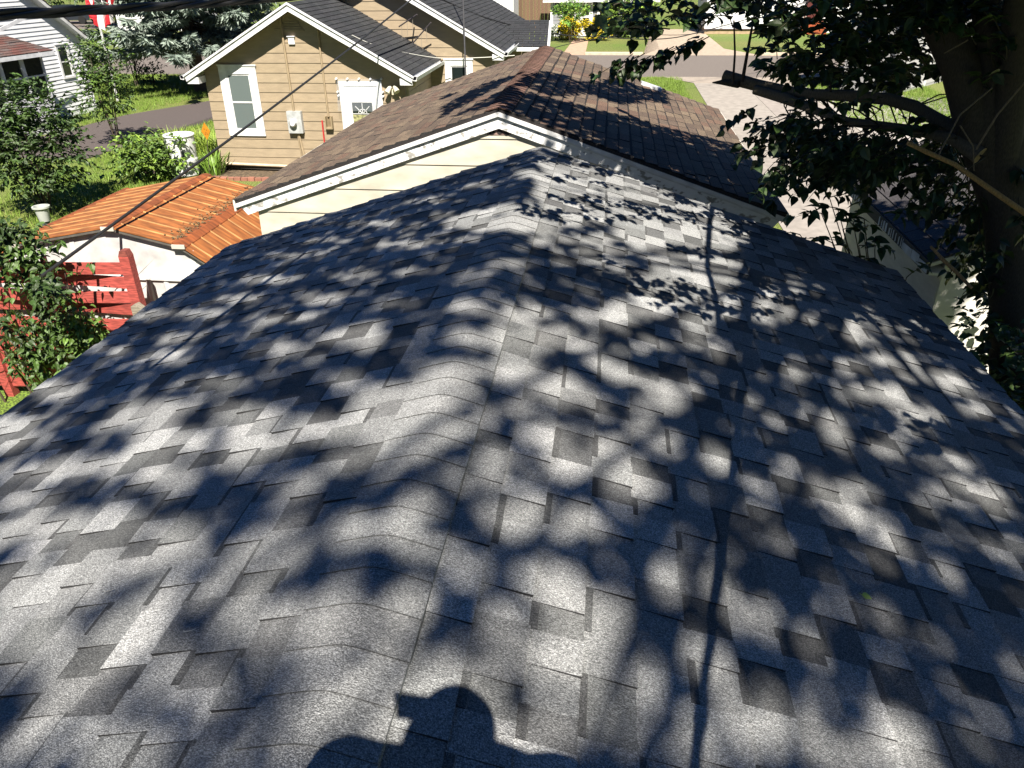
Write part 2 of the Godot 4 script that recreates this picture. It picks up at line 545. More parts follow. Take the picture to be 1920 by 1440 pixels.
func build_near_garage() -> void:
	var R := {"x": -0.53, "y": 3.157, "angle": atan(0.325)}
	var half_l := 2.83
	var half_r := 2.96
	var z0 := 2.6
	var z1 := -6.36
	var g := thing("garage", "garage with new charcoal laminated shingles dappled by tree shade", "garage", Vector3(R.x, 0, (z0 + z1) * 0.5))
	var roof := hub("roof", g)
	var ca := cos(R.angle)
	# deck and its edge
	var dk := MB.new()
	for side in [-1, 1]:
		var w: float = (half_l if side < 0 else half_r) / ca
		dk.prism([slope_pt(R, side, 0, z0, -0.002), slope_pt(R, side, w - 0.012, z0, -0.002), slope_pt(R, side, w - 0.012, z0, -0.1), slope_pt(R, side, 0.0, z0, -0.1)], Vector3(0, 0, z1 + 0.012 - z0), Color(0.05, 0.055, 0.065))
	put(dk, "deck", M.paint, roof)
	var wl := MB.new()
	wl.prism([Vector3(R.x - half_l + 0.3, 0, z0 - 0.3), Vector3(R.x + half_r - 0.3, 0, z0 - 0.3), Vector3(R.x + half_r - 0.3, 2.18, z0 - 0.3), Vector3(R.x, 3.02, z0 - 0.3), Vector3(R.x - half_l + 0.3, 2.2, z0 - 0.3)], Vector3(0, 0, z1 - z0 + 0.55), Color(0.55, 0.54, 0.5))
	put(wl, "wall", M.siding, g)
	var tones := [Color(0.36, 0.374, 0.38), Color(0.45, 0.466, 0.474), Color(0.54, 0.556, 0.564), Color(0.62, 0.638, 0.646), Color(0.5, 0.517, 0.525), Color(0.7, 0.718, 0.726)]
	var darks := [Color(0.18, 0.186, 0.19), Color(0.24, 0.248, 0.253), Color(0.3, 0.309, 0.315)]
	var jobs := []
	var ex := 0.1425
	for side in [-1, 1]:
		var w: float = (half_l if side < 0 else half_r) / ca
		var i := 0
		var s1 := 0.155 + 0.116
		while s1 < w + ex * 0.98:
			var lo := minf(s1, w)
			var z := z0
			var tooth := rng.randf() < 0.5
			var base_lift := 0.006 if (side < 0 and i == 15) else 0.0
			while z > z1:
				var wd := rng.randf_range(0.10, 0.20) if tooth else rng.randf_range(0.08, 0.19)
				var zn := maxf(z - wd, z1)
				if zn - z1 < 0.04: zn = z1
				var s_hi := s1 - ex - 0.03
				if s_hi < 0.01: s_hi = 0.01
				var jt := rng.randf_range(-0.002, 0.002)
				if lo < s1: jt = 0.0
				var parts := []
				if tooth:
					parts.append([side, s_hi, lo + jt, z, zn, 0.0125 + base_lift + rng.randf_range(-0.002, 0.0025), vary(tones[rng.randi() % 5] if rng.randf() < 0.85 else tones[5], 0.08), rng.randf_range(-0.003, 0.003)])
				else:
					var dark := rng.randf() < 0.5
					var c: Color = vary(darks[rng.randi() % 3] if dark else tones[rng.randi() % 4], 0.08)
					parts.append([side, s_hi, lo + jt - 0.001, z, zn, 0.006 + base_lift + rng.randf_range(-0.0006, 0.0006), c, 0.0])
					# the band of dark granules under the lap
					if rng.randf() < 0.75:
						var e := s1 - ex + rng.randf_range(0.016, 0.026)
						parts.append([side, s_hi, minf(e, lo), z - 0.001, zn + 0.001, 0.0064, vary(darks[0], 0.12), 0.0])
				var area := px_area([slope_pt(R, side, s1 - ex, z), slope_pt(R, side, lo, z), slope_pt(R, side, lo, zn), slope_pt(R, side, s1 - ex, zn)])
				jobs.append([area, parts])
				z = zn
				tooth = not tooth if rng.randf() < 0.88 else tooth
			s1 += ex
			i += 1
	lay(jobs, R, M.shingle, roof)
	ridge_caps(R, z0 + 0.01, z1, 0.126, 0.153, 0.0075, [tones[1], tones[2], tones[3], tones[2], tones[4]], M.shingle, roof, 0.03)

func build_cream_garage() -> void:
	var zf := -7.5
	var zb := -13.3
	var R := {"x": -1.035, "y": 3.262, "angle": atan(0.34)}
	var half := 2.78
	var ca := cos(R.angle)
	var w := half / ca
	var g := thing("garage", "cream garage with weathered brown tab shingles and peeling white rake boards", "garage", Vector3(R.x, 0, (zf + zb) * 0.5))
	var roof := hub("roof", g)
	var dk := MB.new()
	for side in [-1, 1]:
		dk.prism([slope_pt(R, side, 0, zf + 0.01, -0.002), slope_pt(R, side, w - 0.01, zf + 0.01, -0.002), slope_pt(R, side, w - 0.01, zf + 0.01, -0.03), slope_pt(R, side, 0.0, zf + 0.01, -0.03)], Vector3(0, 0, zb - zf), Color(0.02, 0.017, 0.016))
	put(dk, "deck", M.paint, roof)
	# rake boards and the narrow trim above them
	for side in [-1, 1]:
		var b := MB.new()
		b.prism([Vector3(R.x, R.y - 0.065, zf - 0.03), slope_pt(R, side, w - 0.03, zf - 0.03, -0.062), slope_pt(R, side, w - 0.07, zf - 0.03, -0.172), Vector3(R.x, R.y - 0.182, zf - 0.03)], Vector3(0, 0, 0.026), Color(0.74, 0.75, 0.76))
		put(b, "rake_board", M.peel, g)
		var t := MB.new()
		t.prism([Vector3(R.x, R.y - 0.028, zf - 0.004), slope_pt(R, side, w, zf - 0.004, -0.026), slope_pt(R, side, w, zf - 0.004, -0.064), Vector3(R.x, R.y - 0.068, zf - 0.004)], Vector3(0, 0, 0.028), Color(0.78, 0.79, 0.8))
		t.prism([Vector3(R.x, R.y - 0.073, zf - 0.01), slope_pt(R, side, w - 0.01, zf - 0.01, -0.068), slope_pt(R, side, w - 0.01, zf - 0.01, -0.078), Vector3(R.x, R.y - 0.084, zf - 0.01)], Vector3(0, 0, 0.02), Color(0.7, 0.71, 0.72))
		put(t, "rake_trim", M.paint, g)
		var ev := MB.new()
		var p0 := slope_pt(R, side, w, zf, -0.005)
		ev.box(Vector3(minf(p0.x, p0.x + side * 0.02), p0.y - 0.1, zb), Vector3(maxf(p0.x, p0.x + side * 0.02), p0.y + 0.012, zf), Color(0.72, 0.7, 0.62))
		put(ev, "drip_edge", M.paint, g)
	# walls: core and lapped boards on the gable
	var zw := zf - 0.05
	var xl = R.x - half + 0.22
	var xr = R.x + half - 0.22
	var core := MB.new()
	var ye = R.y - 0.34 * (half - 0.22) - 0.05
	core.prism([Vector3(xl, 0, zw - 0.03), Vector3(xr, 0, zw - 0.03), Vector3(xr, ye, zw - 0.03), Vector3(R.x, R.y - 0.06, zw - 0.03), Vector3(xl, ye, zw - 0.03)], Vector3(0, 0, zb - zw + 0.2), Color(0.5, 0.47, 0.38))
	put(core, "wall", M.paint, g)
	var top = R.y - 0.06
	var y := at_z(840, 258.5, zw).y
	while y > -0.2: y -= 0.257
	y += 0.257
	var wallp := hub("gable_wall", g)
	while y < top:
		var hi := minf(y + 0.268, top)
		var pl := []
		var f := func(yy: float, sd: int) -> float:
			if yy <= ye: return xl if sd < 0 else xr
			return R.x + sd * (top - yy) / 0.34
		var seams := [xl, lerpf(xl, xr, 0.36), xr] if y < 2.3 else [xl, xr]
		for si in range(seams.size() - 1):
			var a0 := maxf(f.call(y, -1), seams[si] + (0.002 if si > 0 else 0.0))
			var a1 := minf(f.call(y, 1), seams[si + 1])
			var b0 := maxf(f.call(hi, -1), seams[si] + (0.002 if si > 0 else 0.0))
			var b1 := minf(f.call(hi, 1), seams[si + 1])
			var mb := MB.new()
			var col := vary(Color(0.56, 0.525, 0.435), 0.025)
			# lower edge stands proud of the board below
			mb.prism([Vector3(a0, y, zw + 0.014), Vector3(a1, y, zw + 0.014), Vector3(b1, hi, zw + 0.002), Vector3(b0, hi, zw + 0.002)], Vector3(0, 0, -0.014), col)
			put(mb, "siding_board", M.cream, wallp)
		y += 0.257
	for q in [[922, 247, 0.03], [937, 247, 0.026], [950, 248, 0.03]]:
		var p := at_z(q[0], q[1], zw + 0.016)
		var mb := MB.new()
		mb.tube([p + Vector3(0, 0, -0.012), p + Vector3(0, 0, 0.004)], [q[2], q[2]], 12, Color(0.012, 0.01, 0.01))
		put(mb, "vent_hole", M.plain, g)
	var st := MB.new()
	var sp := at_z(936, 247, zw + 0.0165)
	st.prism([sp + Vector3(-0.12, -0.035, 0), sp + Vector3(0.11, -0.03, 0), sp + Vector3(0.12, 0.03, 0), sp + Vector3(0.0, 0.045, 0), sp + Vector3(-0.11, 0.035, 0)], Vector3(0, 0, -0.004), Color(0.42, 0.28, 0.24))
	put(st, "vent_patch", M.soil, g)
	# three-tab shingles, curled and dark at the slots
	var cols := [Color(0.31, 0.216, 0.15), Color(0.36, 0.26, 0.178), Color(0.27, 0.192, 0.138), Color(0.41, 0.3, 0.2), Color(0.345, 0.21, 0.143)]
	var jobs := []
	var ex := 0.134
	for side in [-1, 1]:
		var s1 := 0.12 + ex
		var i := 0
		while s1 < w + ex * 0.95:
			var lo := minf(s1, w)
			var z := zf + (0.152 if i % 2 else 0.0)
			while z > zb:
				var za := minf(z, zf)
				var zn := maxf(z - 0.299, zb)
				if za - zn > 0.03:
					var lift := rng.randf_range(0.004, 0.013)
					var parts := [[side, maxf(s1 - ex - 0.03, 0.01), lo + rng.randf_range(-0.006, 0.003), za, zn, 0.011 + lift, vary(cols[rng.randi() % 5], 0.16), rng.randf_range(-0.004, 0.004)]]
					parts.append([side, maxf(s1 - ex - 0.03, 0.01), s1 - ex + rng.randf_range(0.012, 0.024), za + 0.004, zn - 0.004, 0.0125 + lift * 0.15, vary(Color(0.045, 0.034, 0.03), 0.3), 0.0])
					jobs.append([px_area([slope_pt(R, side, s1 - ex, za), slope_pt(R, side, lo, za), slope_pt(R, side, lo, zn), slope_pt(R, side, s1 - ex, zn)]), parts])
				z -= 0.3075
			s1 += ex
			i += 1
	lay(jobs, R, M.brown_shingle, roof)
	ridge_caps(R, zf + 0.01, zb, 0.134, 0.13, 0.014, [Color(0.4, 0.22, 0.16), Color(0.46, 0.25, 0.185), Color(0.36, 0.2, 0.15)], M.brown_shingle, roof, 0.05)
	var v := MB.new()
	var vp := slope_pt(R, 1, 1.75, -12.9, 0.02)
	v.bar(vp + Vector3(-0.16, 0.05, 0), vp + Vector3(0.16, -0.05, 0), Vector3(0, 0, 1), 0.22, 0.06, Color(0.6, 0.62, 0.64))
	put(v, "roof_vent", M.metal, g)

# ---------------------------------------------------------------- houses: a wall plane has an origin o, a direction u along it and a normal n towards the viewer
func wp(F: Dictionary, a: float, b: float, c := 0.0) -> Vector3:
	return F.o + F.u * a + Vector3.UP * b + F.n * c
func wbox(mb: MB, F: Dictionary, a0: float, a1: float, b0: float, b1: float, c0: float, c1: float, col: Color) -> void:
	mb.prism([wp(F, a0, b0, c1), wp(F, a1, b0, c1), wp(F, a1, b1, c1), wp(F, a0, b1, c1)], F.n * (c0 - c1), col)
func on_wall(F: Dictionary, x: float, y: float, c := 0.0) -> Vector2:
	var p := at_plane(x, y, F.o + F.n * c, F.n)
	return Vector2((p - F.o).dot(F.u), p.y - F.o.y)
func window(parent: Node, F: Dictionary, a0: float, a1: float, b0: float, b1: float, trim: float, white: Color, c0 := 0.02, rail := true, gl: Material = null) -> Node3D:
	var w := hub("window", parent)
	var cs := MB.new()
	wbox(cs, F, a0, a1, b1 - trim, b1, c0, c0 + 0.03, white)
	wbox(cs, F, a0 - 0.02, a1 + 0.02, b1, b1 + 0.03, c0, c0 + 0.05, white)
	wbox(cs, F, a0, a1, b0, b0 + trim * 0.8, c0, c0 + 0.034, white)
	wbox(cs, F, a0, a0 + trim, b0 + trim * 0.8, b1 - trim, c0, c0 + 0.03, white)
	wbox(cs, F, a1 - trim, a1, b0 + trim * 0.8, b1 - trim, c0, c0 + 0.03, white)
	put(cs, "casing", M.paint, w)
	var x0 := a0 + trim
	var x1 := a1 - trim
	var y0 := b0 + trim * 0.8
	var y1 := b1 - trim
	var f := 0.035
	var ym := (y0 + y1) * 0.5
	var sh := MB.new()
	wbox(sh, F, x0, x1, y1 - f, y1, c0 - 0.01, c0 + 0.012, white)
	wbox(sh, F, x0, x1, y0, y0 + f, c0 - 0.01, c0 + 0.012, white)
	wbox(sh, F, x0, x0 + f, y0 + f, y1 - f, c0 - 0.01, c0 + 0.012, white)
	wbox(sh, F, x1 - f, x1, y0 + f, y1 - f, c0 - 0.01, c0 + 0.012, white)
	if rail: wbox(sh, F, x0 + f, x1 - f, ym - 0.018, ym + 0.018, c0 - 0.01, c0 + 0.016, white)
	put(sh, "sash", M.paint, w)
	var gm: Material = gl if gl else M.glass
	for k in (2 if rail else 1):
		var pn := MB.new()
		var p0 := y0 + f if (k == 0) else ym + 0.018
		var p1 := (ym - 0.018 if k == 0 else y1 - f) if rail else y1 - f
		wbox(pn, F, x0 + f, x1 - f, p0, p1, c0 - 0.006, c0 + 0.002 + 0.003 * k, Color.WHITE)
		put(pn, "pane", gm, w)
	return w
# lapped boards under a gable: outline given by left and right limits at each height
func lap_wall(parent: Node, F: Dictionary, y0: float, top: float, reveal: float, left: Callable, right: Callable, col: Color, mate: Material, as_parts := true, proud := 0.016) -> void:
	var y := y0
	var all := MB.new()
	while y < top - 0.01:
		var hi := minf(y + reveal * 1.04, top)
		var mb := MB.new() if as_parts else all
		var c := vary(col, 0.025)
		mb.prism([wp(F, left.call(y), y, proud), wp(F, right.call(y), y, proud), wp(F, right.call(hi), hi, 0.002), wp(F, left.call(hi), hi, 0.002)], F.n * -0.013, c)
		if as_parts: put(mb, "siding_board", mate, parent)
		y += reveal
	if not as_parts: put(all, "siding", mate, parent, "stuff")
# roof slope of small shingles joined into one part; e0-e1 is the eave, r0-r1 the ridge above it
func slope_field(parent: Node, e0: Vector3, e1: Vector3, r0: Vector3, r1: Vector3, rows: int, tab: float, cols: Array, mate: Material, called := "shingle_field") -> void:
	var mb := MB.new()
	var nn := (e1 - e0).cross(r0 - e0).normalized()
	if nn.y < 0: nn = -nn
	for i in rows:
		var t0 := float(i) / rows
		var t1 := minf(float(i + 1) / rows + 0.1 / rows, 1.0)
		var L0 := e0.lerp(r0, t0)
		var R0 := e1.lerp(r1, t0)
		var L1 := e0.lerp(r0, t1)
		var R1 := e1.lerp(r1, t1)
		var ln := (R0 - L0).length()
		var x := -tab * (0.5 if i % 2 else 0.0) - rng.randf() * 0.03
		while x < ln:
			var a := clampf(x / ln, 0, 1)
			var b := clampf((x + tab - 0.012) / ln, 0, 1)
			if b - a > 0.001:
				var c := vary(cols[rng.randi() % cols.size()], 0.12)
				var p := [L0.lerp(R0, a) + nn * 0.022, L0.lerp(R0, b) + nn * 0.022, L1.lerp(R1, b) + nn * 0.008, L1.lerp(R1, a) + nn * 0.008]
				mb.prism(p, nn * -0.012, c, false)
			x += tab
	put(mb, called, mate, parent, "stuff")

const WHITE := Color(0.78, 0.79, 0.8)
func build_tan_house() -> void:
	var F := {"o": Vector3(0, 0, -18.1), "u": Vector3.RIGHT, "n": Vector3(0, 0, 1)}
	var U := {"o": Vector3(0, 0, -20.85), "u": Vector3.RIGHT, "n": Vector3(0, 0, 1)}
	var tan := Color(0.315, 0.252, 0.17)
	var h := thing("house", "tan lap sided house with white trim and dark grey shingles", "house", Vector3(-6.5, 0, -20))
	var xl := -9.36
	var xr := -4.62
	var rx := -6.99
	var ry := 3.70
	var k := 0.55
	var roofcols := [Color(0.052, 0.058, 0.068), Color(0.065, 0.07, 0.08), Color(0.08, 0.085, 0.095)]
	# cores
	var core := MB.new()
	var ye := ry - k * (rx - xl) - 0.1
	core.prism([wp(F, xl, 0.12, -0.01), wp(F, xr, 0.12, -0.01), wp(F, xr, ye, -0.01), wp(F, rx, ry - 0.12, -0.01), wp(F, xl, ye, -0.01)], Vector3(0, 0, -2.74), tan)
	core.box(Vector3(xl + 0.05, 0, -20.8), Vector3(xr - 0.05, 0.12, -18.15), Color(0.05, 0.045, 0.04))
	var ux := -6.0
	var uy := 4.30
	var ul := -9.1
	var ur := -2.95
	core.prism([wp(U, ul, 0, -0.01), wp(U, ur, 0, -0.01), wp(U, ur, uy - k * (ur - ux) - 0.1, -0.01), wp(U, ux, uy - 0.12, -0.01), wp(U, ul, uy - k * (ux - ul) - 0.1, -0.01)], Vector3(0, 0, -7.5), tan)
	put(core, "wall", M.siding, h)
	var gw := hub("gable_wall", h)
	lap_wall(gw, F, 0.13, ry - 0.13, 0.2115, func(y): return maxf(xl, rx - (ry - 0.12 - y) / k), func(y): return minf(xr, rx + (ry - 0.12 - y) / k), tan, M.siding)
	var uw := hub("gable_wall", h)
	lap_wall(uw, U, 0.2, uy - 0.13, 0.2115, func(y): return maxf(ul, ux - (uy - 0.12 - y) / k), func(y): return minf(ur, ux + (uy - 0.12 - y) / k), vary(tan, 0.0), M.siding)
	# side wall of the front wing
	var sw := MB.new()
	for i in 10: sw.box(Vector3(xr, 0.13 + i * 0.2115, -20.83), Vector3(xr + 0.014, 0.13 + i * 0.2115 + 0.2, -18.1), tan)
	put(sw, "side_wall", M.siding, h, "stuff")
	# roofs
	var rf := hub("roof", h)
	for side in [-1, 1]:
		var ex: float = -9.64 if side < 0 else -4.34
		var eyy := ry - k * absf(ex - rx)
		var s := MB.new()
		s.prism([Vector3(rx, ry - 0.005, -17.72), Vector3(ex, eyy - 0.005, -17.72), Vector3(ex, eyy - 0.05, -17.72), Vector3(rx, ry - 0.055, -17.72)], Vector3(0, 0, -3.11), WHITE)
		put(s, "soffit", M.paint, rf)
		slope_field(rf, Vector3(ex, eyy, -17.70), Vector3(ex, eyy, -20.83), Vector3(rx, ry, -17.70), Vector3(rx, ry, -20.83), 22, 0.3, roofcols, M.dark_shingle)
		var rb := MB.new()
		rb.prism([Vector3(rx, ry - 0.02, -17.70), Vector3(ex, eyy - 0.02, -17.70), Vector3(ex - side * 0.02, eyy - 0.15, -17.70), Vector3(rx, ry - 0.165, -17.70)], Vector3(0, 0, -0.025), WHITE)
		rb.prism([Vector3(rx, ry + 0.012, -17.672), Vector3(ex + side * 0.03, eyy - 0.01, -17.672), Vector3(ex + side * 0.03, eyy - 0.05, -17.672), Vector3(rx, ry - 0.035, -17.672)], Vector3(0, 0, -0.026), WHITE)
		put(rb, "rake_board", M.paint, rf)
		var bx := MB.new()
		bx.box(Vector3(minf(ex - side * 0.02, ex - side * 0.3), eyy - 0.2, -18.08), Vector3(maxf(ex - side * 0.02, ex - side * 0.3), eyy - 0.06, -17.735), WHITE)
		put(bx, "eave_return", M.paint, rf)
		var gt := MB.new()
		var gx = ex + side * 0.055
		gt.prism([Vector3(gx - 0.055, eyy - 0.015, -17.69), Vector3(gx - 0.055, eyy - 0.1, -17.69), Vector3(gx + 0.03, eyy - 0.11, -17.69), Vector3(gx + 0.055, eyy - 0.02, -17.69), Vector3(gx + 0.045, eyy - 0.015, -17.69), Vector3(gx + 0.025, eyy - 0.085, -17.69), Vector3(gx - 0.04, eyy - 0.085, -17.69)], Vector3(0, 0, -3.1), WHITE)
		put(gt, "gutter", M.metal, rf)
	for side in [-1, 1]:
		var ex: float = -9.4 if side < 0 else -2.66
		var eyy := uy - k * absf(ex - ux)
		var s := MB.new()
		s.prism([Vector3(ux, uy - 0.005, -20.5), Vector3(ex, eyy - 0.005, -20.5), Vector3(ex, eyy - 0.05, -20.5), Vector3(ux, uy - 0.055, -20.5)], Vector3(0, 0, -8.2), WHITE)
		put(s, "soffit", M.paint, rf)
		slope_field(rf, Vector3(ex, eyy, -20.48), Vector3(ex, eyy, -28.7), Vector3(ux, uy, -20.48), Vector3(ux, uy, -28.7), 28, 0.3, roofcols, M.dark_shingle)
		var rb := MB.new()
		rb.prism([Vector3(ux, uy - 0.02, -20.48), Vector3(ex, eyy - 0.02, -20.48), Vector3(ex - side * 0.02, eyy - 0.15, -20.48), Vector3(ux, uy - 0.165, -20.48)], Vector3(0, 0, -0.025), WHITE)
		rb.prism([Vector3(ux, uy + 0.012, -20.452), Vector3(ex + side * 0.03, eyy - 0.01, -20.452), Vector3(ex + side * 0.03, eyy - 0.05, -20.452), Vector3(ux, uy - 0.035, -20.452)], Vector3(0, 0, -0.026), WHITE)
		put(rb, "rake_board", M.paint, rf)
		var bx := MB.new()
		bx.box(Vector3(minf(ex - side * 0.02, ex - side * 0.3), eyy - 0.2, -20.83), Vector3(maxf(ex - side * 0.02, ex - side * 0.3), eyy - 0.06, -20.515), WHITE)
		put(bx, "eave_return", M.paint, rf)
		var gt := MB.new()
		var gx = ex + side * 0.055
		gt.prism([Vector3(gx - 0.055, eyy - 0.015, -20.47), Vector3(gx - 0.055, eyy - 0.1, -20.47), Vector3(gx + 0.03, eyy - 0.11, -20.47), Vector3(gx + 0.055, eyy - 0.02, -20.47), Vector3(gx + 0.045, eyy - 0.015, -20.47), Vector3(gx + 0.025, eyy - 0.085, -20.47), Vector3(gx - 0.04, eyy - 0.085, -20.47)], Vector3(0, 0, -2.4), WHITE)
		put(gt, "gutter", M.metal, rf)
	# porch wing to the right: slope facing the garages
	var e0 := at_z(955, 92, -22.6)
	var e1 := at_z(1026, 88, -22.6)
	var q1 := at_z(1030, 38, -25.2)
	var q0 := Vector3(-4.4, q1.y, -25.2)
	e0.x = -4.2
	e0.y = e1.y
	slope_field(rf, e0, e1, q0, q1, 12, 0.3, roofcols, M.dark_shingle)
	var pw := MB.new()
	pw.box(Vector3(-4.2, 0, -25.0), Vector3(e1.x - 0.2, e1.y - 0.06, -22.9), tan)
	pw.bar(e0 + Vector3(0, -0.06, 0.0), e1 + Vector3(0, -0.06, 0.0), Vector3(0, 0, 1), 0.03, 0.1, WHITE)
	pw.bar(e1 + Vector3(0.02, -0.02, 0), q1 + Vector3(0.02, -0.02, 0), Vector3.UP, 0.03, 0.1, WHITE)
	put(pw, "porch", M.paint, h)
	# windows
	window(h, F, -8.985, -8.09, 0.84, 2.39, 0.17, WHITE, 0.02, true, M.blind)
	window(h, U, -4.235, -3.515, 1.2, 2.24, 0.14, WHITE)
	# door under a clear plastic rain sheet
	var d := hub("door", h)
	var df := MB.new()
	wbox(df, F, -6.16, -6.05, 0.12, 2.08, 0.018, 0.05, WHITE)
	wbox(df, F, -5.27, -5.16, 0.12, 2.08, 0.018, 0.05, WHITE)
	wbox(df, F, -6.05, -5.27, 1.98, 2.08, 0.018, 0.05, WHITE)
	put(df, "frame", M.paint, d)
	var dl := MB.new()
	wbox(dl, F, -6.05, -5.27, 0.14, 1.12, 0.018, 0.036, WHITE)
	wbox(dl, F, -6.05, -5.27, 1.62, 1.98, 0.018, 0.036, WHITE)
	wbox(dl, F, -6.05, -5.90, 1.12, 1.62, 0.018, 0.036, WHITE)
	wbox(dl, F, -5.42, -5.27, 1.12, 1.62, 0.018, 0.036, WHITE)
	put(dl, "leaf_panel", M.paint, d)
	var gp := MB.new()
	wbox(gp, F, -5.9, -5.42, 1.37, 1.62, 0.015, 0.022, Color.WHITE)
	put(gp, "pane", M.glass, d)
	var cu := MB.new()
	wbox(cu, F, -5.9, -5.42, 1.12, 1.37, 0.015, 0.023, Color(0.42, 0.42, 0.2))
	put(cu, "curtain", M.soil, d)
	var fan := MB.new()
	var fc := wp(F, -5.66, 1.37, 0.03)
	for i in 5:
		var a := PI * i / 4.0
		fan.bar(fc, fc + Vector3(cos(a) * 0.235, sin(a) * 0.235, 0), Vector3(0, 0, 1), 0.012, 0.016, WHITE)
	for i in 10:
		var a := PI * i / 10.0
		var b := PI * (i + 1) / 10.0
		fan.bar(fc + Vector3(cos(a), sin(a), 0) * 0.1, fc + Vector3(cos(b), sin(b), 0) * 0.1, Vector3(0, 0, 1), 0.012, 0.016, WHITE)
	put(fan, "fan_grille", M.paint, d)
	var kb := MB.new()
	kb.tube([wp(F, -5.98, 1.02, 0.036), wp(F, -5.98, 1.02, 0.09)], [0.025, 0.03], 8, Color(0.5, 0.4, 0.2))
	put(kb, "handle", M.metal, d)
	# the sheet: bowed out from the wall, held by a row of white buttons
	var pc := MB.new()
	var nx := 10
	for i in nx:
		for j in 6:
			var f := func(a: float, b: float) -> Vector3:
				var bow := 0.05 + 0.13 * b + 0.05 * sin(a * 9.0) * b
				return wp(F, lerpf(-6.2, -5.14, a), lerpf(2.13, 1.45, b), bow)
			var a0 := float(i) / nx
			var a1 := float(i + 1) / nx
			pc.quad(f.call(a0, (j + 1) / 6.0), f.call(a1, (j + 1) / 6.0), f.call(a1, j / 6.0), f.call(a0, j / 6.0), Color.WHITE)
	put(pc, "rain_sheet", M.plastic, h)
	for q in [[-6.2, 2.13], [-5.94, 2.13], [-5.67, 2.13], [-5.4, 2.13], [-5.15, 2.13], [-6.2, 1.85], [-5.14, 1.85], [-6.19, 1.77], [-5.14, 1.76]]:
		var bt := MB.new()
		bt.tube([wp(F, q[0], q[1], 0.02), wp(F, q[0], q[1], 0.085)], [0.026, 0.022], 8, WHITE)
		put(bt, "sheet_button", M.paint, h)
	# service: meter, junction box, conduits, vent, lamp
	var mt := hub("meter_box", h)
	var mb := MB.new()
	wbox(mb, F, -7.47, -7.125, 0.93, 1.42, 0.016, 0.13, Color(0.44, 0.46, 0.47))
	put(mb, "case", M.metal, mt)
	var dl2 := MB.new()
	dl2.tube([wp(F, -7.32, 1.17, 0.13), wp(F, -7.32, 1.17, 0.21), wp(F, -7.32, 1.17, 0.23)], [0.085, 0.085, 0.06], 16, Color(0.62, 0.64, 0.66))
	put(dl2, "dial", M.gloss, mt)
	for q in [[-7.33, 3.46, -7.31, 1.42, 0.026], [-6.5, 3.3, -6.49, 1.3, 0.022], [-7.27, 0.93, -7.2, 0.3, 0.03], [-7.3, 0.93, -7.27, 0.3, 0.015]]:
		var cd := MB.new()
		cd.tube([wp(F, q[0], q[1], 0.05), wp(F, q[2], q[3], 0.05)], [q[4], q[4]], 8, Color(0.36, 0.28, 0.18))
		put(cd, "conduit", M.paint, h)
	var jb := MB.new()
	wbox(jb, F, -6.57, -6.4, 1.03, 1.07, 0.016, 0.12, Color(0.33, 0.26, 0.16))
	wbox(jb, F, -6.57, -6.545, 1.07, 1.31, 0.016, 0.12, Color(0.33, 0.26, 0.16))
	wbox(jb, F, -6.425, -6.4, 1.07, 1.31, 0.016, 0.12, Color(0.33, 0.26, 0.16))
	wbox(jb, F, -6.545, -6.425, 1.07, 1.31, 0.016, 0.03, Color(0.2, 0.15, 0.09))
	put(jb, "junction_box", M.paint, h)
	var vt := MB.new()
	wbox(vt, F, -7.21, -7.07, 2.85, 3.0, 0.014, 0.05, WHITE)
	wbox(vt, F, -7.23, -7.05, 3.0, 3.02, 0.014, 0.07, WHITE)
	put(vt, "wall_vent", M.paint, h)
	var lm := MB.new()
	for q in [[-4.95, 1.95, -5.0, 1.86], [-4.83, 1.97, -4.76, 1.88]]:
		lm.tube([wp(F, q[0] * 0.6 - 4.88 * 0.4, q[1] + 0.02, 0.06), wp(F, q[0], q[1], 0.13), wp(F, q[2], q[3], 0.2)], [0.025, 0.05, 0.065], 8, Color(0.66, 0.62, 0.5))
	wbox(lm, F, -4.92, -4.84, 1.8, 1.93, 0.016, 0.09, Color(0.62, 0.58, 0.44))
	put(lm, "floodlight", M.paint, h)
	var dsp := MB.new()
	dsp.tube([Vector3(-4.29, 2.16, -17.76), Vector3(-4.36, 2.04, -17.86), Vector3(-4.56, 1.98, -18.02), Vector3(-4.56, 1.6, -18.04), Vector3(-4.56, 0.2, -18.04)], [0.04, 0.045, 0.045, 0.045, 0.045], 8, Color(0.3, 0.25, 0.2))
	put(dsp, "downspout", M.paint, h)
	var lv := MB.new()
	for i in 5: wbox(lv, F, -7.15 - 0.09 * (4 - i), -6.98 + 0.04 * (4 - i), 3.12 + i * 0.052, 3.155 + i * 0.052, 0.01, 0.04, tan)
	put(lv, "gable_louvre", M.paint, h)
	var pp := MB.new()
	pp.tube([wp(F, -9.3, 0.16, 0.09), wp(F, -9.15, 0.19, 0.1), wp(F, -7.6, 0.15, 0.1)], [0.035, 0.035, 0.035], 8, Color(0.6, 0.5, 0.36))
	put(pp, "drain_pipe", M.paint, h)
	# antenna mast standing against the upper gable
	var at := thing("antenna_mast", "slender dark antenna mast against the tan upper gable", "antenna", Vector3(-3.62, 0, -20.35))
	var am := MB.new()
	am.tube([Vector3(-3.62, 0, -20.35), Vector3(-3.62, 6.5, -20.35)], [0.022, 0.018], 6, Color(0.09, 0.09, 0.1))
	put(am, "mast", M.metal, at)
